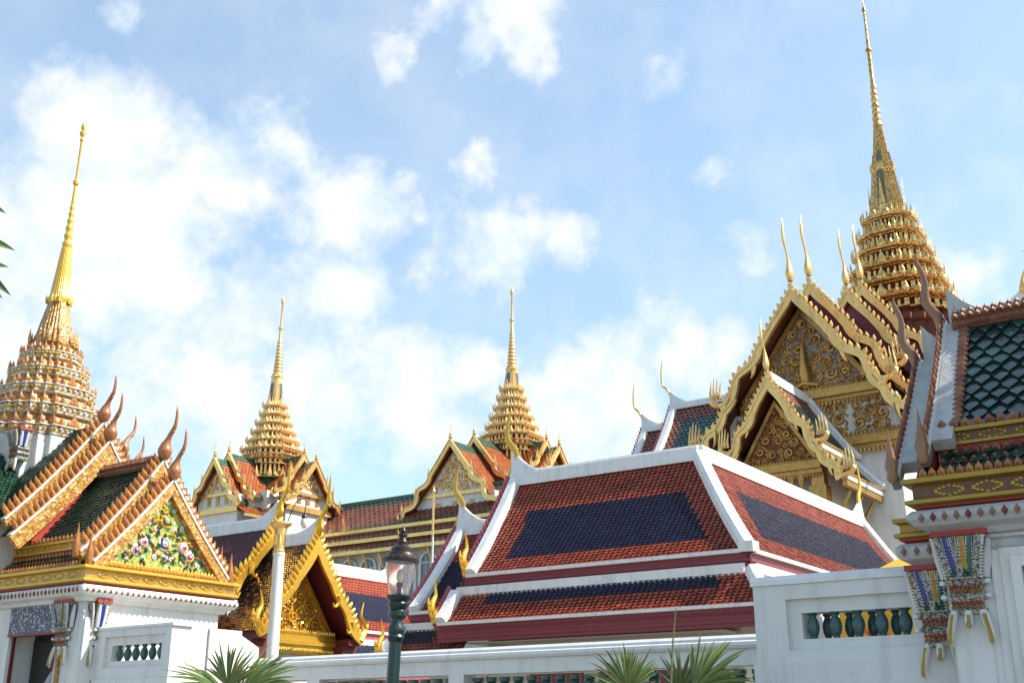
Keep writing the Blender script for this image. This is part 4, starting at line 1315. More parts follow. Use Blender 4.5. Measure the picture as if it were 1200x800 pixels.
T = thing('chapel', (-23.5, 21.55, 0), 'small gilded chapel with yellow gold finned gable edges and amber and black roof tiles', 'chapel')
F = Frame(-21.3, 21.55, (1, 0))
pA = prof_fn(0, 6.38, 1.85, 3.92, .12)      # front tier
pB = prof_fn(0, 6.92, 1.72, 4.85, .10)      # rear tier
pC = prof_fn(1.55, 4.75, 2.6, 3.55, .05)    # rear skirt
random.seed(9)
def amber(n, v, lo, hi):
    if v > .72 or v < .12: return 0 if random.random() < .8 else 1
    return 1 if random.random() < .72 else 0
r1 = MB()
for s in (1, -1): tiles(r1, F, s, pA, lambda t: (-.10, -1.9), .085, .075, amber, 2)
part('front_roof', r1, ['amber_tile', 'black_tile', 'tile_bed'], T)
r2 = MB()
for s in (1, -1): tiles(r2, F, s, pB, lambda t: (-1.75, -6.2), .11, .085, lambda n, v, lo, hi: 1 if (.3 < v < .85 and n < -2.9) else 0, 2)
part('rear_roof', r2, ['plum_tile', 'navy_tile', 'tile_bed'], T)
r3 = MB()
for s in (1, -1): tiles(r3, F, s, pC, lambda t: (-1.5, -6.2), .085, .075, amber, 2)
part('skirt_roof', r3, ['amber_tile', 'black_tile', 'tile_bed'], T)
whitecap(T, F, -2.0, -.08, 6.38, .25, .10, .22); whitecap(T, F, -6.2, -1.62, 6.92, .35, .11, .24)
sf = MB()
for s in (1, -1): soffit(sf, F, s, pA, -.08, -1.9, .07); soffit(sf, F, s, pB, -1.62, -3, .07)
for s in (1, -1):
    sf.add([F.p(s*1.35,-.95,3.2), F.p(s*1.9,-.95,3.2), F.p(s*1.9,-.25,3.2), F.p(s*1.35,-.25,3.2), F.p(s*1.35,-.95,3.74), F.p(s*1.9,-.95,3.74), F.p(s*1.9,-.25,3.74), F.p(s*1.35,-.25,3.74)], [(0,1,2,3),(4,5,6,7),(0,1,5,4),(1,2,6,5),(2,3,7,6),(3,0,4,7)])
    sf.add([F.p(s*1.42,-1.4,3.74), F.p(s*1.82,-1.4,3.74), F.p(s*1.82,-.1,3.74), F.p(s*1.42,-.1,3.74), F.p(s*1.42,-1.4,3.9), F.p(s*1.82,-1.4,3.9), F.p(s*1.82,-.1,3.9), F.p(s*1.42,-.1,3.9)], [(0,1,2,3),(4,5,6,7),(0,1,5,4),(1,2,6,5),(2,3,7,6),(3,0,4,7)])
part_islands('soffit', sf, 'deep_red', T)
def chapel_edge(n, apex, tip):
    for s in (1, -1):
        mb = MB()
        p = rake_path(0, apex, tip[0], tip[1], .03, wave=.055, ws=.42, waves=1.6, k=48)
        board(mb, F, s, p, lambda t: .20+.03*math.sin(9*t), n-.09, n, 0)
        fins(mb, F, s, [(a, z+.02) for a, z in p], .165, .135, .20, n-.09, n-.0, 0, .03, .92)
        for t_ in (.5, .78):
            i = int(t_*48); a, z = p[i]
            q = catmull([(a-.03, z-.1), (a+.03, z-.28), (a-.09, z-.40), (a-.16, z-.30)], 4)
            mb.tube([F.p(s*x, n-.04, y) for x, y in q], [lerp(.085, .02, j/(len(q)-1)) for j in range(len(q))], 6, 0)
        part('bargeboard', mb, 'bright_gold', T)
chapel_edge(0, 6.42, (1.90, 3.92)); chapel_edge(-1.55, 6.96, (1.78, 4.85))
CH = finial_mesh('roof_finial', 1.5, 'bright_gold', [(-.02, -.06, .07), (0, .04, .10), (.01, .13, .085), (.04, .24, .05), (.10, .34, .042), (.17, .44, .045), (.20, .55, .04), (.20, .68, .036), (.21, .82, .03), (.22, 1.0, .003)], .7, 9, (.17, .45, .05))
inst('roof_finial', CH, T, F.p(0, -.03, 6.58)); inst('roof_finial', CH, T, F.p(0, -1.58, 7.2), 0, .98)
FL = flame_mesh('eave_finial', .95, 'bright_gold')
for n, a, z in ((-.05, 1.82, 3.95), (-1.6, 1.7, 4.88), (-1.5, 2.55, 3.6)):
    for s in (1, -1):
        inst('eave_finial', FL, T, F.p(s*a, n, z), math.atan2((F.ea*s).y, (F.ea*s).x))
pd = MB()
tri = [F.p(-1.32, -.75, 3.98), F.p(1.32, -.75, 3.98), F.p(0, -.75, 5.82)]
pd.poly_prism(tri, [p-F.en*.1 for p in tri], 1)
scrolls(pd, F, -.75, lambda a, z: 4.0 < z < 5.75-1.36*abs(a), -1.3, 1.3, 4.0, 5.7, .07, .2, 0, 5, .2, 900)
for s in (1, -1): board(pd, F, s, [(0, 5.86), (1.40, 3.98)], .07, -.8, -.66, 0)
part('pediment', pd, ['bright_gold', 'old_gold'], T)
cb = MB()
for z0_, z1_, e in ((3.80, 3.97, .10), (3.70, 3.798, .16), (3.60, 3.698, .08), (3.48, 3.598, .02)):
    cb.add([F.p(-1.42, -.8, z0_), F.p(1.42, -.8, z0_), F.p(1.42, -.70+e, z0_), F.p(-1.42, -.70+e, z0_), F.p(-1.42, -.8, z1_), F.p(1.42, -.8, z1_), F.p(1.42, -.70+e, z1_), F.p(-1.42, -.70+e, z1_)], [(0,1,2,3),(4,5,6,7),(0,1,5,4),(1,2,6,5),(2,3,7,6),(3,0,4,7)])
teeth(cb, F.p(-1.4, -.58, 3.972), F.p(1.4, -.58, 3.972), .09, .085, .13, .03, F.en)
teeth(cb, F.p(-1.4, -.6, 3.62), F.p(1.4, -.6, 3.62), .08, .07, -.15, .03, F.en)
part('gilt_cornice', cb, 'bright_gold', T)
wl = MB(); wl.box(-27.3, -22.1, 19.95, 23.15, 0, 3.52, 0); wl.box(-27.3, -23.0, 20.1, 23.0, 3.52, 4.8, 0)
teeth(wl, F.p(-1.4, -.80, 3.47), F.p(1.4, -.80, 3.47), .09, .07, -.14, .03, F.en)
part('wall', wl, 'white_plaster', T)
bx = MB(); bx.box(-22.2, -22.05, 20.0, 23.1, 3.05, 3.3); part('lintel', bx, 'maroon_paint', T)

# ------------------------------------------------------------------ tiled wing behind the chapel
T = thing('gallery_wing', (-25.0, 26.0, 0), 'sunlit gallery roof with wide navy band on red tiles, running back behind the gilded chapel', 'hall')
F = Frame(-25.0, 28.95, (0, 1))
pm3 = prof_fn(0, 6.28, 1.55, 4.40, .10)
r = MB()
tiles(r, F, -1, pm3, lambda t: (-.12, -6.2), .15, .105, lambda n, v, lo, hi: 1 if (.32 < v < .80 and n < -.9) else 0, 2)
tiles(r, F, 1, pm3, lambda t: (-.12, -6.2), .3, .21, lambda *a: 0, 2)
part('roof', r, RT, T)
p3 = prof_fn(1.6, 4.02, 2.2, 3.35, .03)
r = MB(); tiles(r, F, -1, p3, lambda t: (.1, -6.2), .15, .105, lambda n, v, lo, hi: 1 if v < .45 else 0, 2)
part('skirt_roof', r, RT, T)
whitecap(T, F, -6.2, 0, 6.28, .5, .13, .24)
w = MB()
for s in (1, -1): verge(w, F, s, pm3, -.13, .15)
verge(w, F, -1, p3, .1, .15)
strip(w, F, -1.52, 0, -6.2, 4.34, 4.42, .09); strip(w, F, -1.45, .1, -6.2, 3.96, 4.15, .19); strip(w, F, -2.17, .1, -6.2, 3.28, 3.36, .09)
part_islands('verge', w, 'white_trim', T)
w = MB(); strip(w, F, -1.47, 0, -6.2, 4.12, 4.338, .06); strip(w, F, -2.1, 0, -6.2, 3.0, 3.278, .06)
part('fascia', w, 'rose_paint', T)
w = MB()
for s in (1, -1):
    path = [(pm3(i/14)[0], pm3(i/14)[1]+.02) for i in range(15)]
    board(w, F, s, path, .22, -.02, .05, 0); fins(w, F, s, path, .135, .10, .13, .0, .06, 0)
w.add([F.p(-1.45,-.2,4.4), F.p(1.45,-.2,4.4), F.p(0,-.2,6.28)], [(0,1,2)], 0)
part('bargeboard', w, 'rose_paint', T)
w = MB(); w.box(-26.4, -23.6, 22.98, 28.7, 0, 4.1); part('wall', w, 'cream_wall', T)
inst('roof_finial', H_HORN, T, F.p(0, .02, 6.28+.2), math.pi/2, .95)
for a, z, n in ((-1.6, 4.48, 0), (-2.25, 3.45, .15)): inst('eave_finial', H_FL, T, F.p(a, n, z), 0, 1.15)

# ================================================================== TIERED SPIRES
def gold_spire(T, cx, cy, prof_tiers, bell, rings_, needle, mats, big=1.0, seg=14):
    """prof_tiers: [(z, s)] bottoms of the stepped tiers, last entry closes the stack"""
    sp = MB()
    for i in range(len(prof_tiers)-1):
        z, s0 = prof_tiers[i]; z1, s1 = prof_tiers[i+1]; h = z1-z
        zz = [0, .07, .09, .50, .52, .58, .62, .72, .76, .82, 1.0]
        ss = [.97, .97, .83, .79, .90, .92, 1.0, 1.02, .98, .95, None]
        mm = [0, 0, 1, 0, 0, 0, 0, 0, 0, 0]
        rr = []
        for q, k in zip(zz, ss):
            rr.append(redent(cx, cy, z+h*q, s0*k if k else max(s1*1.0, s0*.8)))
        sp.rings(rr, 0, True, True, False, mm)
        wallr = redent(cx, cy, z+h*.1, s0*.85)
        nb = len(wallr)
        for j in range(nb):           # gilt posts on the dark recess
            p = Vector(wallr[j]); q = Vector(wallr[(j+1) % nb]); l = (q-p).length
            if j % 9 in (0, 2, 4, 6, 8): sp.tube([p, p+Vector((0, 0, h*.36))], .045*s0*1.1+.02, 4, 0, smooth=False)
            if l > .5*s0:
                for f_ in (.18, .39, .61, .82): sp.tube([p.lerp(q, f_), p.lerp(q, f_)+Vector((0, 0, h*.36))], .03*s0+.015, 4, 0, smooth=False)
        base = redent(cx, cy, z+h*.74, s0*.99)
        for j in range(nb):
            p = Vector(base[j]); c = Vector((cx, cy, p.z)); q = Vector(base[(j+1) % nb]); l = (q-p).length
            if j % 9 in (0, 2, 4, 6, 8): antefix(sp, p, p-c, .13*s0**.6*big, h*.52, .06*big, 0)
            if l > .5*s0:
                for f_, w_, hh in ((.2, .12, .30), (.5, .26, .62), (.8, .12, .30)):
                    m_ = p.lerp(q, f_); o = (p.lerp(q, .5)-c); antefix(sp, m_, o, w_*s0**.6*big, h*hh, .07*big, 0)
                for f_ in (.42, .58): pass
    part('spire_tiers', sp, mats, T)
    b = MB()
    rr = [redent(cx, cy, z, s) for z, s in bell]
    b.rings(rr, 0, True, True, False)
    z0, s0 = bell[0]; z1, s1 = bell[-1]
    for en in ((1, 0), (-1, 0), (0, 1), (0, -1)):      # glazed panel on each face
        fx = Frame(cx, cy, en); za, zb = lerp(z0, z1, .08), lerp(z0, z1, .70)
        sa, sb = lerp(s0, s1, .12), lerp(s0, s1, .72)
        v = [fx.p(-.30*sa, sa*1.01+.012, za), fx.p(.30*sa, sa*1.01+.012, za), fx.p(.28*sb, sb*1.01+.012, zb), fx.p(-.28*sb, sb*1.01+.012, zb)]
        b.poly_prism(v, [p-fx.en*.03 for p in v], 2)
        antefix(b, fx.p(0, sa+.03, z0), en, .34*s0, (z1-z0)*.40, .06, 0)
    part('spire_bell', b, mats, T)
    nd = MB(); prf = []
    (za, ra), (zb, rb), k = rings_
    for i in range(k):
        t0 = i/k; t1 = (i+1)/k; zz, hh = lerp(za, zb, t0), (zb-za)/k; r = lerp(ra, rb, t0)
        prf += [(r*.78, zz), (r*1.05, zz+hh*.25), (r*1.0, zz+hh*.55), (r*.76, zz+hh*.8)]
    prf += needle
    nd.lathe(prf, (cx, cy, 0), seg, 0)
    part('spire_needle', nd, mats, T)

# ================================================================== GOLD THRONE HALL (right)
ax_, ay_ = -15.83, 59.7
T = thing('throne_hall', (ax_, ay_, 0), 'white and gold throne hall with tiered gilded gables and tall stepped gold spire at right', 'throne hall')
PR = prong_mesh('eave_finial', 1.2, 'pale_gold')
PRs = prong_mesh('eave_finial', .98, 'pale_gold')
CHB = finial_mesh('roof_finial', 2.75, 'pale_gold', CH_BLADE, .8, 10)
CHW = finial_mesh('roof_finial', 2.5, 'pale_gold', CH_WHIP, .6, 7)

def throne_edge(F, n, apex, st1, st2, wb=.33, thick=.22, fin=.40, name='bargeboard', pr=None, s_list=(1, -1), pent=1.0, pr_s=(1, -1)):
    for s in s_list:
        mb = MB()
        for (a0, z0, a1, z1) in ((0, apex, st1[0], st1[1]), st2) if st2 else ((0, apex, st1[0], st1[1]),):
            first = a0 == 0
            L = math.hypot(a1-a0, z1-z0)
            p = rake_path(a0, z0, a1, z1, .012, wave=.028*L if first else .055*L, ws=.5 if first else .30, waves=1.5 if first else 1.2, k=48)
            dn_ = 0 if first else .035
            board(mb, F, s, p, lambda t: wb*(1+.10*math.sin(14*t)), n-thick+dn_, n-dn_, 0)
            board(mb, F, s, [(a*1.0, z-wb*.42) for a, z in p], wb*.10, n-.06, n+.035-dn_, 0)
            fins(mb, F, s, p, fin*.80, fin*.56, fin*.46, n-thick*.8, n-.02, 0, .02, .97)
            for t_ in ((.60, .97) if first else (.55,)):
                i = min(47, int(t_*48)); a, z = p[i]
                q = catmull([(a-.05*pent, z-wb*.6), (a-.03*pent, z-wb-.15*pent), (a+.02*pent, z-wb-.40*pent), (a+.12*pent, z-wb-.55*pent)], 4)
                mb.tube([F.p(s*x, n-thick*.5, y) for x, y in q], [lerp(.15*pent, .02, j/(len(q)-1)) for j in range(len(q))], 6, 0)
        part(name, mb, 'pale_gold', T)
    if pr:
        for s in pr_s:
            d = F.ea*s; an = math.atan2(d.y, d.x)
            inst('eave_finial', pr, T, F.p(s*(st1[0]+.05), n-thick*.5, st1[1]+.05), an)
            if st2: inst('eave_finial', pr, T, F.p(s*(st2[2]+.05), n-thick*.5, st2[3]+.05), an)

GT = ['brick_tile', 'green_tile', 'green_bed']
def arm(en, tiers, front):
    F = Frame(ax_, ay_, en)
    prev = 2.5
    for k, (n, apex) in enumerate(tiers):
        st1 = (3.60, apex-4.62); st2 = (3.05, apex-4.30, 4.70, apex-6.45)
        if front and k < len(tiers)-1: st1 = (3.40, apex-4.50); st2 = (2.9, apex-4.2, 4.5, apex-6.3)
        p1 = prof_fn(0, apex-.05, 3.55, apex-4.60, .25); p2 = prof_fn(3.1, apex-4.55, 4.65, apex-6.4, .12)
        rf = MB()
        for s in (1, -1):
            for pp, v0 in ((p1, .2), (p2, -1)):
                tiles(rf, F, s, pp, lambda t: (n-.2, prev-.4), .30, .26, lambda nn, v, lo, hi: 1 if (v0 < v < .82 and nn < hi-.95) else 0, 2, lift=.04)
        part('roof', rf, GT, T)
        if front:
            throne_edge(F, n, apex, st1, st2, pr=PR, pr_s=(1, -1) if k == len(tiers)-1 else (1,))
            inst('roof_finial', CHB, T, F.p(0, n-.12, apex+.35), math.atan2(F.en.y, F.en.x))
        else:
            w = MB(); white_ridge(w, flare(F, prev-.3, n, apex-.02, .75, 14), .20, .32); flare_web(w, F, n-1.7, n-.02, apex+.24, .85, .14)
            for s in (1, -1):
                verge(w, F, s, p1, n-.22, .24, .22); verge(w, F, s, p2, n-.22, .24, .22)
            part('ridge', w, 'white_trim', T)
            w = MB()
            for s in (1, -1):
                path = [(p1(i/14)[0], p1(i/14)[1]+.02) for i in range(15)]
                board(w, F, s, path, .35, n-.02, n+.12, 0); fins(w, F, s, path, .3, .2, .26, n, n+.1, 0)
                path = [(p2(i/14)[0], p2(i/14)[1]+.02) for i in range(15)]
                board(w, F, s, path, .35, n-.02, n+.12, 0)
            part('bargeboard', w, 'rose_paint', T)
            inst('roof_finial', CHW if en[0] < 0 else CHB, T, F.p(0, n-.05, apex+.75), math.atan2(F.en.y, F.en.x), 1.0 if en[0] < 0 else .9)
            inst('eave_finial', PR, T, F.p(p1(1)[0], n-.1, apex-4.5), math.atan2(F.ea.y, F.ea.x), .8)
        u = MB()
        if front and k == len(tiers)-1:
            pass
        else:
            gable_infill(u, F, p1, n-.32, 0, .1); gable_infill(u, F, prof_fn(3.05, apex-4.5, 4.6, apex-6.3, 0), n-.32, 0, .1)
            part('gable_wall', u, ['maroon_paint'], T)
        sf = MB()
        for s in (1, -1): soffit(sf, F, s, p1, n-.05, n-1.5, .12); soffit(sf, F, s, p2, n-.05, n-1.5, .12)
        part('soffit', sf, ['soffit_red'], T)
        prev = n
    return F

FF = arm((0, -1), [(6.65, 22.8), (9.05, 21.7), (14.25, 20.4), (16.6, 19.35)], True)
arm((-1, 0), [(14.2, 20.05), (16.2, 18.95)], False)
arm((1, 0), [(6.4, 22.25), (14.2, 20.05)], False)
# pediment, frieze and walls of the front gable
pd = MB(); n_ = 15.55
tri = [FF.p(-2.75, n_, 14.95), FF.p(2.75, n_, 14.95), FF.p(0, n_, 18.65)]
pd.poly_prism(tri, [p-FF.en*.2 for p in tri], 1)
scrolls(pd, FF, n_, lambda a, z: 15.0 < z < 18.45-1.34*abs(a), -2.7, 2.7, 15.0, 18.5, .065, .26, 0, 2, .26, 4500)
pd.tube([FF.p(0, n_+.1, 15.1), FF.p(0, n_+.25, 15.7), FF.p(0, n_+.3, 16.1), FF.p(0, n_+.25, 16.6), FF.p(0, n_+.15, 17.3)], [.18, .24, .16, .13, .02], 9, 0)
pd.tube([FF.p(-.5, n_+.12, 15.15), FF.p(0, n_+.3, 15.25), FF.p(.5, n_+.12, 15.15)], [.08, .14, .08], 7, 0)
for s in (1, -1): board(pd, FF, s, [(0, 18.75), (2.95, 14.9)], .2, n_-.1, n_+.12, 0)
part('pediment', pd, ['old_gold', 'mirror_white'], T)
cn = MB()
def fbox(mb, F, a0, a1, n0, n1, z0, z1, m=0):
    v = [F.p(a, n, z) for z in (z0, z1) for a, n in ((a0, n0), (a1, n0), (a1, n1), (a0, n1))]
    mb.add(v, [(0,3,2,1),(4,5,6,7),(0,1,5,4),(1,2,6,5),(2,3,7,6),(3,0,4,7)], m)
for z0, z1, e, w_ in ((14.72, 14.93, .20, 2.85), (14.55, 14.718, .30, 2.95), (14.38, 14.548, .14, 3.0)): fbox(cn, FF, -w_, w_, n_-.3, n_+e, z0, z1)
teeth(cn, FF.p(-2.8, n_+.16, 14.93), FF.p(2.8, n_+.16, 14.93), .17, .15, .2, .05, FF.en)
teeth(cn, FF.p(-2.9, n_+.16, 14.40), FF.p(2.9, n_+.16, 14.40), .17, .15, -.25, .05, FF.en)
for z0, z1, e, w_ in ((12.62, 12.80, .16, 3.75), (12.40, 12.618, .30, 3.85), (12.22, 12.398, .16, 3.85)): fbox(cn, FF, -w_, w_, n_-.3, n_+e, z0, z1)
teeth(cn, FF.p(-3.7, n_+.2, 12.80), FF.p(3.7, n_+.2, 12.80), .17, .15, .18, .05, FF.en)
teeth(cn, FF.p(-3.8, n_+.2, 12.24), FF.p(3.8, n_+.2, 12.24), .17, .15, -.24, .05, FF.en)
part('gilt_cornice', cn, 'old_gold', T)
fz = MB()
fbox(fz, FF, -3.6, 3.6, n_-.3, n_-.02, 12.8, 14.4, 1)
for a0, a1 in ((-3.3, -1.75), (-1.6, -.5), (.5, 1.6), (1.75, 3.3)):
    scrolls(fz, FF, n_-.02, lambda a, z, a0=a0, a1=a1: a0 < a < a1 and 12.9 < z < 14.3, a0, a1, 12.9, 14.3, .06, .30, 0, 7+int(a0*3), .24, 1500)
for e in (-.42, .36): fbox(fz, FF, e, e+.06, n_-.02, n_+.14, 12.9, 14.3, 0)
fbox(fz, FF, -.34, .34, n_-.02, n_+.05, 12.95, 14.2, 0); fbox(fz, FF, -.24, .24, n_+.051, n_+.07, 13.05, 14.1, 2)
fz.tube([FF.p(0, n_+.08, 13.1), FF.p(0, n_+.16, 13.5), FF.p(0, n_+.1, 14.0)], [.14, .16, .04], 7, 0)
part('frieze', fz, ['old_gold', 'white_plaster', 'soffit_red'], T)
wl = MB(); fbox(wl, FF, -3.45, 3.45, 0, n_-.05, 0, 12.22); part('front_wall', wl, 'white_plaster', T)
wl = MB(); wl.box(ax_-15.4, ax_-3.5, ay_-3.3, ay_+3.3, 0, 13.6); wl.box(ax_+3.5, ax_+13.4, ay_-3.3, ay_+3.3, 0, 13.6); wl.box(ax_-3.2, ax_+3.2, ay_-3.2, ay_+3.2, 0, 19.5)
part('transept_wall', wl, 'white_plaster', T)
# porch
FP = Frame(ax_, 39.7, (0, -1))
P1 = prof_fn(0, 14.45, 1.85, 11.75, .15); P2 = prof_fn(1.55, 11.75, 2.7, 10.45, .08)
rf = MB()
for s in (1, -1):
    tiles(rf, FP, s, P1, lambda t: (-.2, -4.4), .22, .2, lambda nn, v, lo, hi: 1 if .28 < v else 0, 2, lift=.03)
    tiles(rf, FP, s, P2, lambda t: (-.2, -4.4), .22, .2, lambda nn, v, lo, hi: 1 if v < .6 else 0, 2, lift=.03)
part('porch_roof', rf, GT, T)
w = MB(); white_ridge(w, [FP.p(0, -4.4, 14.45), FP.p(0, -.2, 14.45)], .16, .3)
for s in (1, -1): verge(w, FP, s, P1, -4.25, .2, .26); verge(w, FP, s, P2, -4.25, .2, .26)
for s in (1, -1):
    strip(w, FP, s*1.75, -.25, -4.4, 11.50, 11.70, .12); strip(w, FP, s*2.6, -.25, -4.4, 10.22, 10.40, .12)
part('porch_ridge', w, 'white_trim', T)
w = MB()
for s in (1, -1):
    strip(w, FP, s*1.70, -.25, -4.4, 11.25, 11.49, .16); strip(w, FP, s*2.5, -.25, -4.4, 9.98, 10.21, .18); strip(w, FP, s*2.5, -.25, -4.4, 10.40, 10.48, .26); strip(w, FP, s*1.70, -.25, -4.4, 11.70, 11.78, .22)
part_islands('porch_eave', w, 'old_gold', T)
throne_edge(FP, 0, 14.6, (1.85, 11.72), (1.6, 11.85, 2.72, 10.35), .30, .18, .30, 'porch_bargeboard', PRs, pent=.6)
inst('roof_finial', CHB, T, FP.p(0, -.1, 14.85), math.atan2(-1, 0), .72)
pd = MB()
tri = [FP.p(-1.5, -.7, 11.15), FP.p(1.5, -.7, 11.15), FP.p(0, -.7, 13.6)]
pd.poly_prism(tri, [p-FP.en*.15 for p in tri], 1)
scrolls(pd, FP, -.7, lambda a, z: 11.2 < z < 13.45-1.6*abs(a), -1.5, 1.5, 11.2, 13.5, .075, .22, 0, 3, .24, 1600)
for s in (1, -1): board(pd, FP, s, [(0, 13.7), (1.62, 11.1)], .14, -.75, -.6, 0)
part('porch_pediment', pd, ['old_gold', 'soffit_red'], T)
cn = MB()
for z0, z1, e in ((10.98, 11.14, .12), (10.84, 10.978, .2), (10.66, 10.838, .08)): fbox(cn, FP, -1.65, 1.65, -.9, -.7+e, z0, z1)
teeth(cn, FP.p(-1.6, -.58, 11.14), FP.p(1.6, -.58, 11.14), .12, .11, .14, .04, FP.en)
teeth(cn, FP.p(-1.6, -.6, 10.68), FP.p(1.6, -.6, 10.68), .12, .10, -.18, .04, FP.en)
part('porch_gilding', cn, 'old_gold', T)
for s in (1, -1):
    cn = MB(); fbox(cn, FP, s*1.42-.24, s*1.42+.24, -1.15, -.7, 6, 10.66); fbox(cn, FP, s*1.42-.32, s*1.42+.32, -1.2, -.62, 9.6, 10.2); part('porch_column', cn, 'old_gold', T)
cn = MB()
for a in (-.8, -.4, 0, .4, .8): cn.tube([FP.p(a, -.7, 10.64), FP.p(a, -.68, 10.35), FP.p(a, -.7, 10.0)], [.14, .11, .02], 6, 0)
for s in (1, -1):
    for k in range(3): cn.tube([FP.p(s*1.75, -1.2-k*1.3, 8.9), FP.p(s*2.1, -1.2-k*1.3, 9.4), FP.p(s*2.45, -1.2-k*1.3, 9.95)], [.05, .09, .06], 6, 0)
part_islands('porch_bracket', cn, 'old_gold', T)
sf = MB()
for s in (1, -1): soffit(sf, FP, s, P1, -.02, -1.2, .1); soffit(sf, FP, s, P2, -.02, -4.2, .1)
part_islands('porch_soffit', sf, 'soffit_red', T)
wl = MB(); fbox(wl, FP, -1.6, 1.6, -4.2, -1.3, 0, 11.6); part('porch_wall', wl, 'cream_wall', T)
bz = MB(); bz.rings([redent(ax_, ay_, z, s) for z, s in ((19.0, 3.2), (21.6, 3.1), (21.7, 3.3), (22.0, 3.35), (22.1, 2.8), (22.3, 2.6), (22.55, 2.6))], 0)
part('spire_base', bz, ['soffit_red'], T)
tz = [22.5+1.075*i for i in range(7)]
ts = [3.10, 2.74, 2.40, 2.06, 1.72, 1.40, 1.10]
gold_spire(T, ax_, ay_, list(zip(tz, ts)), [(28.95, 1.0), (29.4, .93), (31.6, .60), (32.0, .68), (32.25, .64), (32.3, .50), (32.75, .44), (34.7, .24)],
           ((34.7, .27), (37.6, .17), 7), [(.13, 37.6), (.115, 39.8), (.19, 39.85), (.19, 39.98), (.10, 40.05), (.07, 42.6), (.13, 42.65), (.13, 42.8), (.06, 42.9), (.01, 43.6)], ['gold', 'soffit_red', 'bell_glass'], 1.0)

# ================================================================== LONG PALACE WITH TWO SPIRES
T = thing('palace', (-48, 56.5, 0), 'long cream palace with brick red roofs and two distant stepped gold spires', 'palace')
SPK = MB(); SPK.lathe([(.10, 0), (.16, .12), (.09, .22), (.12, .32), (.05, .5), (.03, .8), (.0, 1.15)], (0, 0, 0), 8)
SPKm = SPK.mesh('roof_finial', ['pale_gold'])
PT = ['orange_tile', 'palace_green_tile', 'tile_bed', 'brick_tile']
def pav_arm(cx, cy, en, tiers, hw, drop, skirt=True, main=0):
    F = Frame(cx, cy, en); prev = 0
    for k, (n, apex) in enumerate(tiers):
        pp = prof_fn(0, apex-.05, hw, apex-drop, .22)
        rf = MB()
        for s in (1, -1):
            tiles(rf, F, s, pp, lambda t: (n-.15, prev-.2), .28, .24, lambda nn, v, lo, hi: main if (.12 < v < .90 and nn < hi-.3) else 1, 2, lift=.03)
        part('roof', rf, PT, T)
        for s in (1, -1):
            mb = MB()
            p = rake_path(0, apex, hw+.08, apex-drop-.03, .012, wave=.06*hw, ws=.45, waves=2.0, k=40)
            board(mb, F, s, p, .26, n-.14, n, 0)
            board(mb, F, s, [(a, z+.05) for a, z in p], .06, n-.17, n+.04, 0)
            for t_ in (.48, .74, .985):
                a, z = p[int(t_*40)]
                c = F.p(s*a, n-.07, z); antefix(mb, c, F.en, .22, .75, .1, 0)
            e = [(hw-.1, apex-drop-.1), (hw+.25, apex-drop-.2), (hw+.42, apex-drop+.05), (hw+.3, apex-drop+.35)]
            q = catmull(e, 4); mb.tube([F.p(s*x, n-.07, y) for x, y in q], [lerp(.14, .03, j/(len(q)-1)) for j in range(len(q))], 6, 0)
            part('bargeboard', mb, 'pale_gold', T)
        inst('roof_finial', SPKm, T, F.p(0, n-.07, apex), 0, .85)
        sf = MB()
        for s in (1, -1): soffit(sf, F, s, pp, n-.05, n-1.2, .1)
        gable_infill(sf, F, pp, n-(.95 if k == len(tiers)-1 else .25), 0)
        part('soffit', sf, 'soffit_red', T)
        prev = n
    n, apex = tiers[-1]; q = n-.62
    zb = apex-drop*.72
    pd = MB()
    hb = hw*.60
    tri = [F.p(-hb, q, zb), F.p(hb, q, zb), F.p(0, q, apex-.55)]
    pd.poly_prism(tri, [p-F.en*.12 for p in tri], 1)
    sl = (apex-.6-zb)/hb
    scrolls(pd, F, q, lambda a, z: zb+.03 < z < apex-.65-sl*abs(a), -hb, hb, zb, apex-.6, .14, .34, 0, 3, .2, 450)
    for s in (1, -1): board(pd, F, s, [(0, apex-.5), (hb+.12, zb-.02)], .1, q-.05, q+.1, 0)
    part('pediment', pd, ['pale_gold', 'white_plaster'], T)
    bm = MB()
    fbox(bm, F, -hb-.2, hb+.2, q-.3, q+.16, zb-.22, zb-.02); fbox(bm, F, -hw*.9, hw*.9, q-.3, q+.2, apex-drop-.45, apex-drop-.18)
    fbox(bm, F, -hw*.9, hw*.9, q-.3, q+.1, apex-drop-.17, apex-drop-.05)
    part('gilt_beam', bm, 'pale_gold', T)
    wl = MB(); fbox(wl, F, -hw*.82, hw*.82, 0, q-.02, apex-drop-3, zb-.2)
    part('gable_wall', wl, 'white_plaster', T)
    wi = MB()
    for a in (-hw*.35, 0, hw*.35): fbox(wi, F, a-.16, a+.16, q-.02, q+.03, apex-drop+.12, apex-drop+.72)
    part_islands('window', wi, 'old_gold', T)
    for s in (1, -1):
        sk = MB()
        tiles(sk, F, s, prof_fn(hw*.85, apex-drop+.05, hw+.75, apex-drop-.75, .03), lambda t: (n-.3, 0), .28, .24, lambda nn, v, lo, hi: main if .2 < v < .8 else 1, 2, lift=.03)
        strip(sk, F, s*(hw+.6), n-.3, 0, apex-drop-.9, apex-drop-.72, .2, 4)
        part('skirt_roof', sk, PT+['pale_gold'], T)

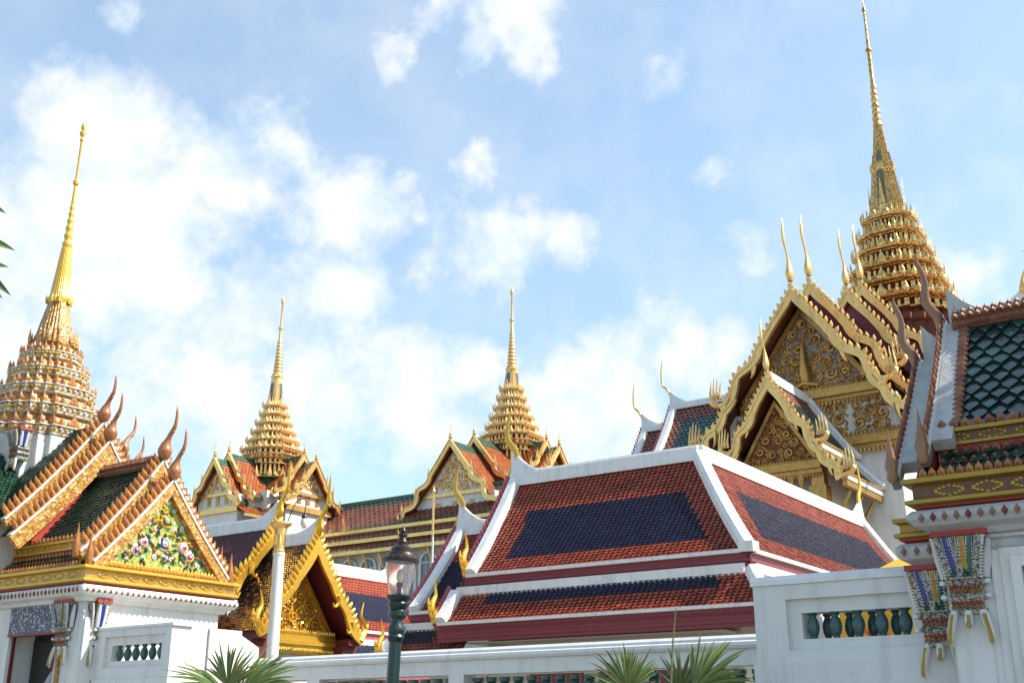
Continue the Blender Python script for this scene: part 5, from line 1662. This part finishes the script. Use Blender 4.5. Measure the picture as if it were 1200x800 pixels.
def palace_spire(cx, cy, zb, zt):
    dr = MB()
    dr.rings([redent(cx, cy, z, s) for z, s in ((15, 1.9), (17.6, 1.9), (17.7, 2.2), (18.0, 1.5), (18.1, 1.1), (zb+.05, 1.2))], 1)
    for j, p in enumerate(redent(cx, cy, 18.0, 1.42)):
        if j % 9 in (0, 2, 4, 6, 8): dr.tube([p, (p[0], p[1], zb+.05)], [.13, .10], 6, 0)
    for j, p in enumerate(redent(cx, cy, 17.7, 2.1)):
        if j % 9 in (0, 4, 8): antefix(dr, p, Vector(p)-Vector((cx, cy, p[2])), .3, .8, .1, 0)
    part('spire_drum', dr, ['pale_gold', 'dark_green_tile'], T)
    tz = [lerp(zb, zt, k/7) for k in range(8)]; ts = [1.82, 2.0, 1.70, 1.44, 1.20, .98, .81, .64]
    gold_spire(T, cx, cy, list(zip(tz, ts)), [(zt, .56), (zt+.2, .52), (25.2, .37), (25.35, .42), (25.45, .36)], ((25.45, .36), (28.1, .17), 10),
               [(.13, 28.1), (.11, 28.9), (.18, 28.95), (.18, 29.1), (.09, 29.15), (.065, 30.9), (.14, 31.0), (.14, 31.2), (.07, 31.35), (.01, 31.6)], ['light_gold', 'soffit_red', 'grey_glass'], .8, 10)
CX, CY = -43.0, 61.4
LX, LY = -57.7, 53.3
palace_spire(CX, CY, 19.25, 24.0); palace_spire(LX, LY, 18.75, 23.3)
pav_arm(CX, CY, (0, -1), [(4.35, 19.75), (6.85, 19.0)], 3.75, 4.6)
pav_arm(CX, CY, (1, 0), [(2.9, 19.95), (3.9, 19.4)], 2.6, 3.0)
pav_arm(CX, CY, (-1, 0), [(2.9, 19.95), (3.9, 19.4)], 2.6, 3.0)
pav_arm(LX, LY, (0, -1), [(3.9, 19.15), (5.05, 18.6)], 2.35, 3.25)
pav_arm(LX, LY, (1, 0), [(3.25, 19.35), (4.4, 18.75)], 2.35, 3.1)
pav_arm(LX, LY, (-1, 0), [(3.25, 19.35), (4.4, 18.75)], 2.35, 3.1)
bw = MB(); bw.box(LX-2.6, LX+2.6, LY-2.6, LY+2.6, 0, 16.5); part('pavilion_wall', bw, 'white_plaster', T)
bw = MB(); bw.box(CX-3.1, CX+3.1, CY-6.0, CY+3, 0, 15.2)
part('pavilion_wall', bw, 'white_plaster', T)
FB = Frame(-31, 56.4, (1, 0))          # long body, ridge along x; -y side is a<0
rf = MB()
for s in (-1, 1):
    tiles(rf, FB, s, prof_fn(0, 16.2, 2.3, 13.9, .12), lambda t: (0, -34), .42, .3, lambda nn, v, lo, hi: 0 if .14 < v < .88 else 1, 2, lift=.03)
    tiles(rf, FB, s, prof_fn(2.15, 13.62, 2.9, 13.02, .02), lambda t: (0, -34), .42, .3, lambda nn, v, lo, hi: 0 if v < .6 else 1, 2, lift=.03)
    tiles(rf, FB, s, prof_fn(2.75, 12.82, 3.5, 12.25, .02), lambda t: (0, -34), .42, .3, lambda nn, v, lo, hi: 0 if v < .6 else 1, 2, lift=.03)
part('long_roof', rf, ['brick_tile', 'palace_green_tile', 'tile_bed'], T)
e = MB()
for a, z in ((2.1, 13.66), (2.72, 12.86), (3.35, 12.06)):
    strip(e, FB, -a, 0, -34, z, z+.22, .22)
for k in range(26):
    x = 0-.6-k*1.3
    e.tube([FB.p(-2.95, x, 11.2), FB.p(-3.15, x, 11.6), FB.p(-3.45, x, 12.05)], [.05, .09, .06], 5, 0)
part('eave_band', e, 'pale_gold', T)
rd = MB(); rd.sweep([FB.p(0, 0, 16.2), FB.p(0, -34, 16.2)], [(-.1,-.1),(.1,-.1),(.1,.08),(-.1,.08)]); part('long_ridge', rd, 'palace_green_tile', T)
wl = MB(); wl.box(-65, -31, 53.55, 59.2, 0, 12.3, 0); wl.box(-65, -31, 54.3, 58.5, 12.3, 13.9, 0)
for z in (8.2, 11.98): wl.box(-65, -31, 53.42, 53.55, z, z+.18, 0)
part('wall', wl, 'cream_wall', T)
def arch_window(x):
    o = MB(); r = .52; pts = [(-r, 8.5), (r, 8.5)]+[(r*math.cos(math.pi*i/10), 11.22+r*math.sin(math.pi*i/10)) for i in range(11)]
    f = [(x+a, 53.50, z) for a, z in pts]; b_ = [(x+a, 53.549, z) for a, z in pts]
    o.poly_prism(f, b_, 0)
    w_ = part('arched_window', o, 'grey_glass', T)
    fr = MB(); R = r+.1
    arc = [(x-R, 53.47, 8.5)]+[(x+R*math.cos(math.pi*(1-i/12)), 53.47, 11.22+R*math.sin(math.pi*(1-i/12))) for i in range(13)]+[(x+R, 53.47, 8.5)]
    fr.tube(arc, .09, 6, 0)
    for q in (-.17, .17): fr.box(x+q-.02, x+q+.02, 53.46, 53.498, 8.5, 11.6, 0)
    fr.box(x-r, x+r, 53.462, 53.496, 11.18, 11.24, 0)
    part('frame', fr, 'white_plaster', w_)
for k in range(15): arch_window(-58.2+k*1.62)
# ================================================================== STREET LAMP
T = thing('street_lamp', (-8.47, 9.93, 0), 'dark green street lamp with clear glass lantern and brown hood, before the low wall', 'street lamp')
T.rotation_euler = (-.574*.040, .819*.040, 0); T.scale = (.86, .86, .965); T.location = (-8.47-.131, 9.93-.092, 0)
lx_, ly_ = -8.47, 9.93
b = MB()
b.lathe([(.24,0),(.24,.12),(.20,.16),(.17,.5),(.19,.54),(.12,.62),(.10,.8),(.085,.9),(.082,2.62),(.10,2.64),(.115,2.68),(.095,2.71),(.11,2.74),(.11,2.79),(.085,2.82),(.085,2.88),(.125,2.92),(.125,2.97),(.105,2.99),(.135,3.03),(.14,3.06)], (lx_,ly_,0), 22)
for k in range(8):
    an = k*math.pi/4; b.lathe([(.0,-.02),(.018,0),(0,.02)], (lx_+.1*math.cos(an), ly_+.1*math.sin(an), 2.765), 6)
part('post', b, 'lamp_green', T)
b = MB(); b.lathe([(.13,3.061),(.12,3.08),(.16,3.12),(.165,3.15),(.12,3.16)], (lx_,ly_,0), 22); part('collar', b, 'lamp_green', T)
b = MB(); b.lathe([(.112,3.162),(.135,3.2),(.17,3.32),(.198,3.46),(.20,3.53),(.192,3.53),(.162,3.32),(.127,3.2),(.104,3.165)], (lx_,ly_,0), 28); part('lantern_glass', b, 'lantern_glass', T)
b = MB(); b.lathe([(.03,3.162),(.03,3.25),(.045,3.26),(.045,3.3),(.02,3.3)], (lx_,ly_,0), 10); part('bulb_holder', b, 'lamp_green', T)
b = MB(); b.lathe([(.02,3.301),(.045,3.34),(.05,3.39),(.03,3.44),(.0,3.46)], (lx_,ly_,0), 12); part('bulb', b, 'lamp_bulb', T)
b = MB()
b.lathe([(.19,3.532),(.235,3.535),(.24,3.56),(.235,3.585),(.20,3.61),(.185,3.64),(.15,3.655),(.145,3.70),(.10,3.73),(.07,3.75),(.075,3.775),(.055,3.80),(.05,3.84),(.062,3.85),(.06,3.87),(.035,3.885),(.045,3.905),(.028,3.93),(.0,3.985)], (lx_,ly_,0), 26)
for k in range(14):
    an = k*math.pi/7; b.lathe([(0,-.018),(.016,0),(0,.018)], (lx_+.236*math.cos(an), ly_+.236*math.sin(an), 3.57), 6)
part('hood', b, 'lamp_brown', T)

# ================================================================== WHITE COLUMN WITH GILT CAPITAL AND HANGING LAMP
T = thing('lamp_column', (-15.86, 15.0, 0), 'slim white column with gilt lotus capital and a small hanging lamp, before the gilded chapel', 'lamp column')
b = MB(); px_, py_ = -15.86, 15.0
b.lathe([(.22,0),(.22,.2),(.15,.3),(.12,.5),(.105,4.70),(.115,4.71),(.115,4.76)], (px_,py_,0), 14); part('shaft', b, 'white_plaster', T)
b = MB()
b.lathe([(.108,4.762),(.115,4.79),(.09,4.83),(.10,4.87),(.085,4.92),(.095,5.05),(.13,5.2),(.125,5.22),(.16,5.25),(.21,5.29),(.21,5.32),(.12,5.34),(.05,5.36)], (px_,py_,0), 16)
for k in range(8):
    an = k*math.pi/4; o = (math.cos(an), math.sin(an)); antefix(b, (px_+.085*o[0], py_+.085*o[1], 4.9), o, .075, .34, .025, 0)
part('capital', b, 'pale_gold', T)
b = MB(); hx, hy = px_+.36, py_+.25
b.tube(catmull([(px_+.10,py_+.07,5.33),(px_+.22,py_+.15,5.72),(hx,hy,5.76),(hx,hy,5.5)], 5), .010, 6, 0); part('bracket', b, 'lamp_brown', T)
b = MB(); b.lathe([(.015,5.50),(.05,5.46),(.058,5.42),(.02,5.40)], (hx,hy,0), 12); part('lamp_cap', b, 'lamp_brown', T)
b = MB(); b.lathe([(.055,5.399),(.075,5.34),(.065,5.27),(.03,5.22),(0,5.21)], (hx,hy,0), 12); part('lamp_globe', b, 'white_porcelain', T)

# ================================================================== GILT STANDARD POLE IN THE FAR COURT
T = thing('pole', (-28.4, 35.06, 0), 'thin gold banded pole standing in front of the far palace gable', 'pole')
b = MB(); b.lathe([(.16,0),(.08,.4),(.05,1.0),(.04,8.9)], (-28.4,35.06,0), 10); part('shaft', b, 'white_plaster', T)
b = MB(); prf = [(.045,8.901)]
for k in range(9): z = 8.95+k*.19; prf += [(.045,z),(.058,z+.05),(.045,z+.1)]
prf += [(.05,10.65),(.075,10.7),(.03,10.8),(.0,11.0)]
b.lathe(prf, (-28.4,35.06,0), 10); part('finial', b, 'pale_gold', T)

# ================================================================== YELLOW CANOPY BEHIND THE RIGHT PARAPET
cx, cy = -4.55, 19.35
T = thing('canopy_tent', (cx, cy, 0), 'mustard yellow cloth canopy behind the right raised wall', 'canopy')
b = MB(); hw_ = 1.75
rs = []
for k in range(9):
    t_ = k/8; s_ = hw_*t_; z = 4.88-1.15*t_**.85
    ring = []
    for e in range(32):
        an = 2*math.pi*e/32; q = s_/max(abs(math.cos(an)), abs(math.sin(an)))*.98
        q = min(q, s_*1.28); ring.append((cx+max(q,.01)*math.cos(an), cy+max(q,.01)*math.sin(an), z-(.05*math.sin(4*an)**2)*t_+.015*t_*(e % 2)))
    rs.append(ring)
b.rings(rs, 0, False, False, True); part('canopy', b, 'yellow_cloth', T)
b = MB(); rs = []
for z in (3.72, 3.3, 2.9, 2.5):
    ring = []
    for e in range(96):
        an = 2*math.pi*e/96; q = min(hw_/max(abs(math.cos(an)), abs(math.sin(an)))*.98, hw_*1.28)*(1+.012*math.sin(an*24)*(3.75-z))
        ring.append((cx+q*math.cos(an), cy+q*math.sin(an), z))
    rs.append(ring)
b.rings(rs, 0, False, False, True); part('curtain', b, 'yellow_cloth', T)
b = MB()
for sx_ in (-1, 1):
    for sy_ in (-1, 1): b.tube([(cx+sx_*1.55, cy+sy_*1.55, 0), (cx+sx_*1.55, cy+sy_*1.55, 3.75)], .03, 8, 0)
part('frame', b, 'lamp_brown', T)
b = MB(); rg3 = random.Random(6); c0 = Vector((-5.55, 17.50, 3.0))
for k in range(60):
    d = Vector((rg3.gauss(0,1), rg3.gauss(0,1), rg3.gauss(0,1))).normalized(); p = c0+Vector((d.x*.14, d.y*.10, d.z*.13))
    b.lathe([(0,-.03),(.032,-.01),(.032,.01),(0,.03)], tuple(p), 6, 0)
b.tube([(c0.x, c0.y, c0.z+.1), (c0.x, c0.y+.05, 3.4), (c0.x, c0.y+.1, 3.7)], .012, 5, 0)
part('hanging_garland', b, 'orange_petals', T)

# ================================================================== FAN PALMS
def frond(mb, hub, axis, tilt, R, span, n, rg, base):
    """fan leaf: hub point, axis = direction of the middle finger, tilt = blade normal"""
    a = Vector(axis).normalized(); nrm = Vector(tilt); nrm = (nrm-a*nrm.dot(a)).normalized(); sd_ = a.cross(nrm)
    hub = Vector(hub)
    mb.tube([Vector(base), Vector(base).lerp(hub, .5)+Vector((0,0,.04)), hub], [.014, .011, .009], 5, 1)
    for i in range(n):
        an = rad(span)*(i/(n-1)-.5)*1.0+rg.gauss(0, .035)
        d = (a*math.cos(an)+sd_*math.sin(an)).normalized()
        L = R*(1-.22*abs(i/(n-1)-.5)*2)*rg.uniform(.82, 1.08)
        w = Vector(d.cross(nrm)).normalized()
        droop = rg.uniform(.02, .26)*L; wm = R*.023*rg.uniform(.85, 1.15)
        K = 7; rows_ = []
        for k in range(K+1):
            t_ = k/K
            c = hub+d*L*t_+nrm*(.05*L*math.sin(math.pi*t_))+Vector((0,0,-1))*droop*t_**2.6
            ww = wm*(math.sin(math.pi*min(1, .12+t_*.62))**.9)*(1-t_**5)+.0008
            rows_.append((c-w*ww, c-nrm*ww*.5, c+w*ww))
        vs = [p for r_ in rows_ for p in r_]; fs = []
        for k in range(K):
            for j in range(2): fs.append((k*3+j, k*3+j+1, (k+1)*3+j+1, (k+1)*3+j))
        mb.add(vs, fs, 2 if rg.random() < .10 else 0)

VR = Vector((.819, .574, 0)); VF = Vector((-.574, .819, 0)); VU = Vector((0,0,1))   # seen from the path
def palm(x, y, zt_, label, leaves, seed, stalk=None):
    T = thing('fan_palm', (x, y, 0), label, 'palm', 'fan palms before the low wall'); rg = random.Random(seed)
    b = MB(); top = Vector((x, y, zt_))
    b.tube([(x, y, 0), (x+.02, y, zt_*.5), top], [.09, .08, .07], 10, 0); part('trunk', b, 'bark', T)
    f = MB()
    for hub, ax, nr, R, span, n in leaves:
        frond(f, hub, ax, nr, R, span, n, rg, top)
    for k in range(9):      # lower crown below the picture
        an = k*2*math.pi/9+.3; d = Vector((math.cos(an), math.sin(an), 0)); 
        frond(f, top+d*.5+Vector((0,0,-.15)), d+Vector((0,0,.05)), Vector((0,0,1))-d*.2, .5, 150, 17, rg, top)
    part('fronds', f, ['frond', 'frond_stem', 'frond_dry'], T)
    if stalk:
        s_ = MB(); s_.tube(stalk, [.012, .011, .008, .005], 6, 0); part('flower_stalk', s_, 'frond_stem', T)
h1 = Vector((-9.25, 8.17, 2.02))
palm(-9.2, 8.25, 1.65, 'fan palm with pointed green fronds at the foot of the left raised wall',
     [(h1, VU*.9+VR*.12, -VF+VU*.3, .52, 110, 22), (h1-VR*.05-VU*.03, VU*.30-VR*.9-VF*.2, -VF*.6+VU*.7, .66, 66, 17), (h1+VR*.14-VU*.06, VR*.75+VU*.62+VF*.1, -VF*.7+VU*.5, .72, 64, 20), (h1+VF*.3-VU*.1, VU+VR*.5, -VF, .45, 90, 11)], 3)
h2 = Vector((-5.43, 9.63, 1.95)); h3 = Vector((-4.93, 9.98, 1.95))
palm(-5.2, 9.85, 1.6, 'fan palm with a bare upright stalk, before the middle of the low wall',
     [(h2, VU*.95-VR*.15, -VF+VU*.25, .52, 130, 27), (h2-VU*.02+VF*.1, VU*.8+VR*.25, -VF+VU*.1, .46, 115, 21), (h3, VU*.62+VR*.62, -VF*.8+VU*.35, .68, 88, 24), (h3-VU*.05, VR*.95+VU*.28, -VF*.5+VU*.75, .66, 50, 13), (h3-VR*.1+VF*.15, VU+VR*.05, -VF, .50, 80, 11)], 8,
     stalk=[(-5.12, 9.85, 1.55), (-5.09, 9.87, 2.1), (-5.06, 9.89, 2.45), (-5.03, 9.91, 2.70)])

# ================================================================== TREE JUST OUTSIDE THE LEFT EDGE
T = thing('tree', (-7.3, 2.3, 0), 'leafy tree whose leaf tips reach in from the left edge', 'tree')
b = MB()
b.tube([(-7.3,2.3,0),(-7.28,2.32,1.5),(-7.2,2.4,3.0),(-7.05,2.5,4.2),(-7.0,2.55,5.4)], [.16,.13,.11,.08,.04], 12, 0)
br = [(-7.1,2.46,3.9),(-6.75,2.65,4.15),(-6.4,2.88,4.28),(-6.02,3.12,4.22)]
b.tube(br, [.05,.035,.022,.01], 8, 0)
b.tube([(-7.05,2.5,4.3),(-7.4,2.1,4.9),(-7.7,1.8,5.3)], [.05,.03,.012], 7, 0)
b.tube([(-7.2,2.4,3.2),(-7.6,2.6,3.7),(-8.0,2.7,4.0)], [.05,.03,.012], 7, 0)
part('trunk', b, 'bark', T)
f = MB(); rg = random.Random(12)
def leaf(base, tip, w, nrm):
    base, tip = Vector(base), Vector(tip); d = tip-base; L = d.length; d.normalize()
    sd_ = d.cross(Vector(nrm)).normalized(); n_ = sd_.cross(d)
    vs = []; K = 7
    for k in range(K+1):
        t_ = k/K; ww = w*math.sin(math.pi*(t_**.75))**.9*(1 if t_ < 1 else 0)+.0006
        c = base+d*L*t_-n_*.10*L*t_*t_
        vs += [c-sd_*ww+n_*ww*.35, c, c+sd_*ww+n_*ww*.35]
    fs = []
    for k in range(K):
        for j in range(2): fs.append((k*3+j, k*3+j+1, k*3+4+j, k*3+3+j))
    f.add(vs, fs, 0)
for bs, tp in (((-6.02,3.10,4.56),(-5.872,3.21,4.47)), ((-5.99,3.13,4.32),(-5.80,3.26,4.235)), ((-5.98,3.13,4.15),(-5.82,3.25,4.13)), ((-5.95,3.15,4.12),(-5.79,3.27,3.955)), ((-5.95,3.15,4.05),(-5.825,3.245,3.935))):
    leaf(bs, tp, .024, (.574,-.819,.25))
for k in range(900):
    c = Vector((-7.35,2.25,4.55)); d = Vector((rg.gauss(0,1), rg.gauss(0,1), rg.gauss(0,.8))).normalized()*rg.uniform(.3, 1)**.5
    p = c+Vector((d.x*1.1, d.y*1.0, d.z*1.1))
    if p.x*.819+p.y*.574 > -3.30 + 0*p.z and True: 
        if (p.x*.819+p.y*.574) > -.535*(p.x*-.574+p.y*.819)-.05: continue
    dd = Vector((rg.uniform(-1,1), rg.uniform(-1,1), rg.uniform(-1,.4))).normalized()
    if dd.dot(VR) > .2: dd -= VR*dd.dot(VR)*1.5
    leaf(p, p+dd.normalized()*.17, .026, (rg.uniform(-1,1), rg.uniform(-1,1), 1))
part('crown', f, 'leaf', T)
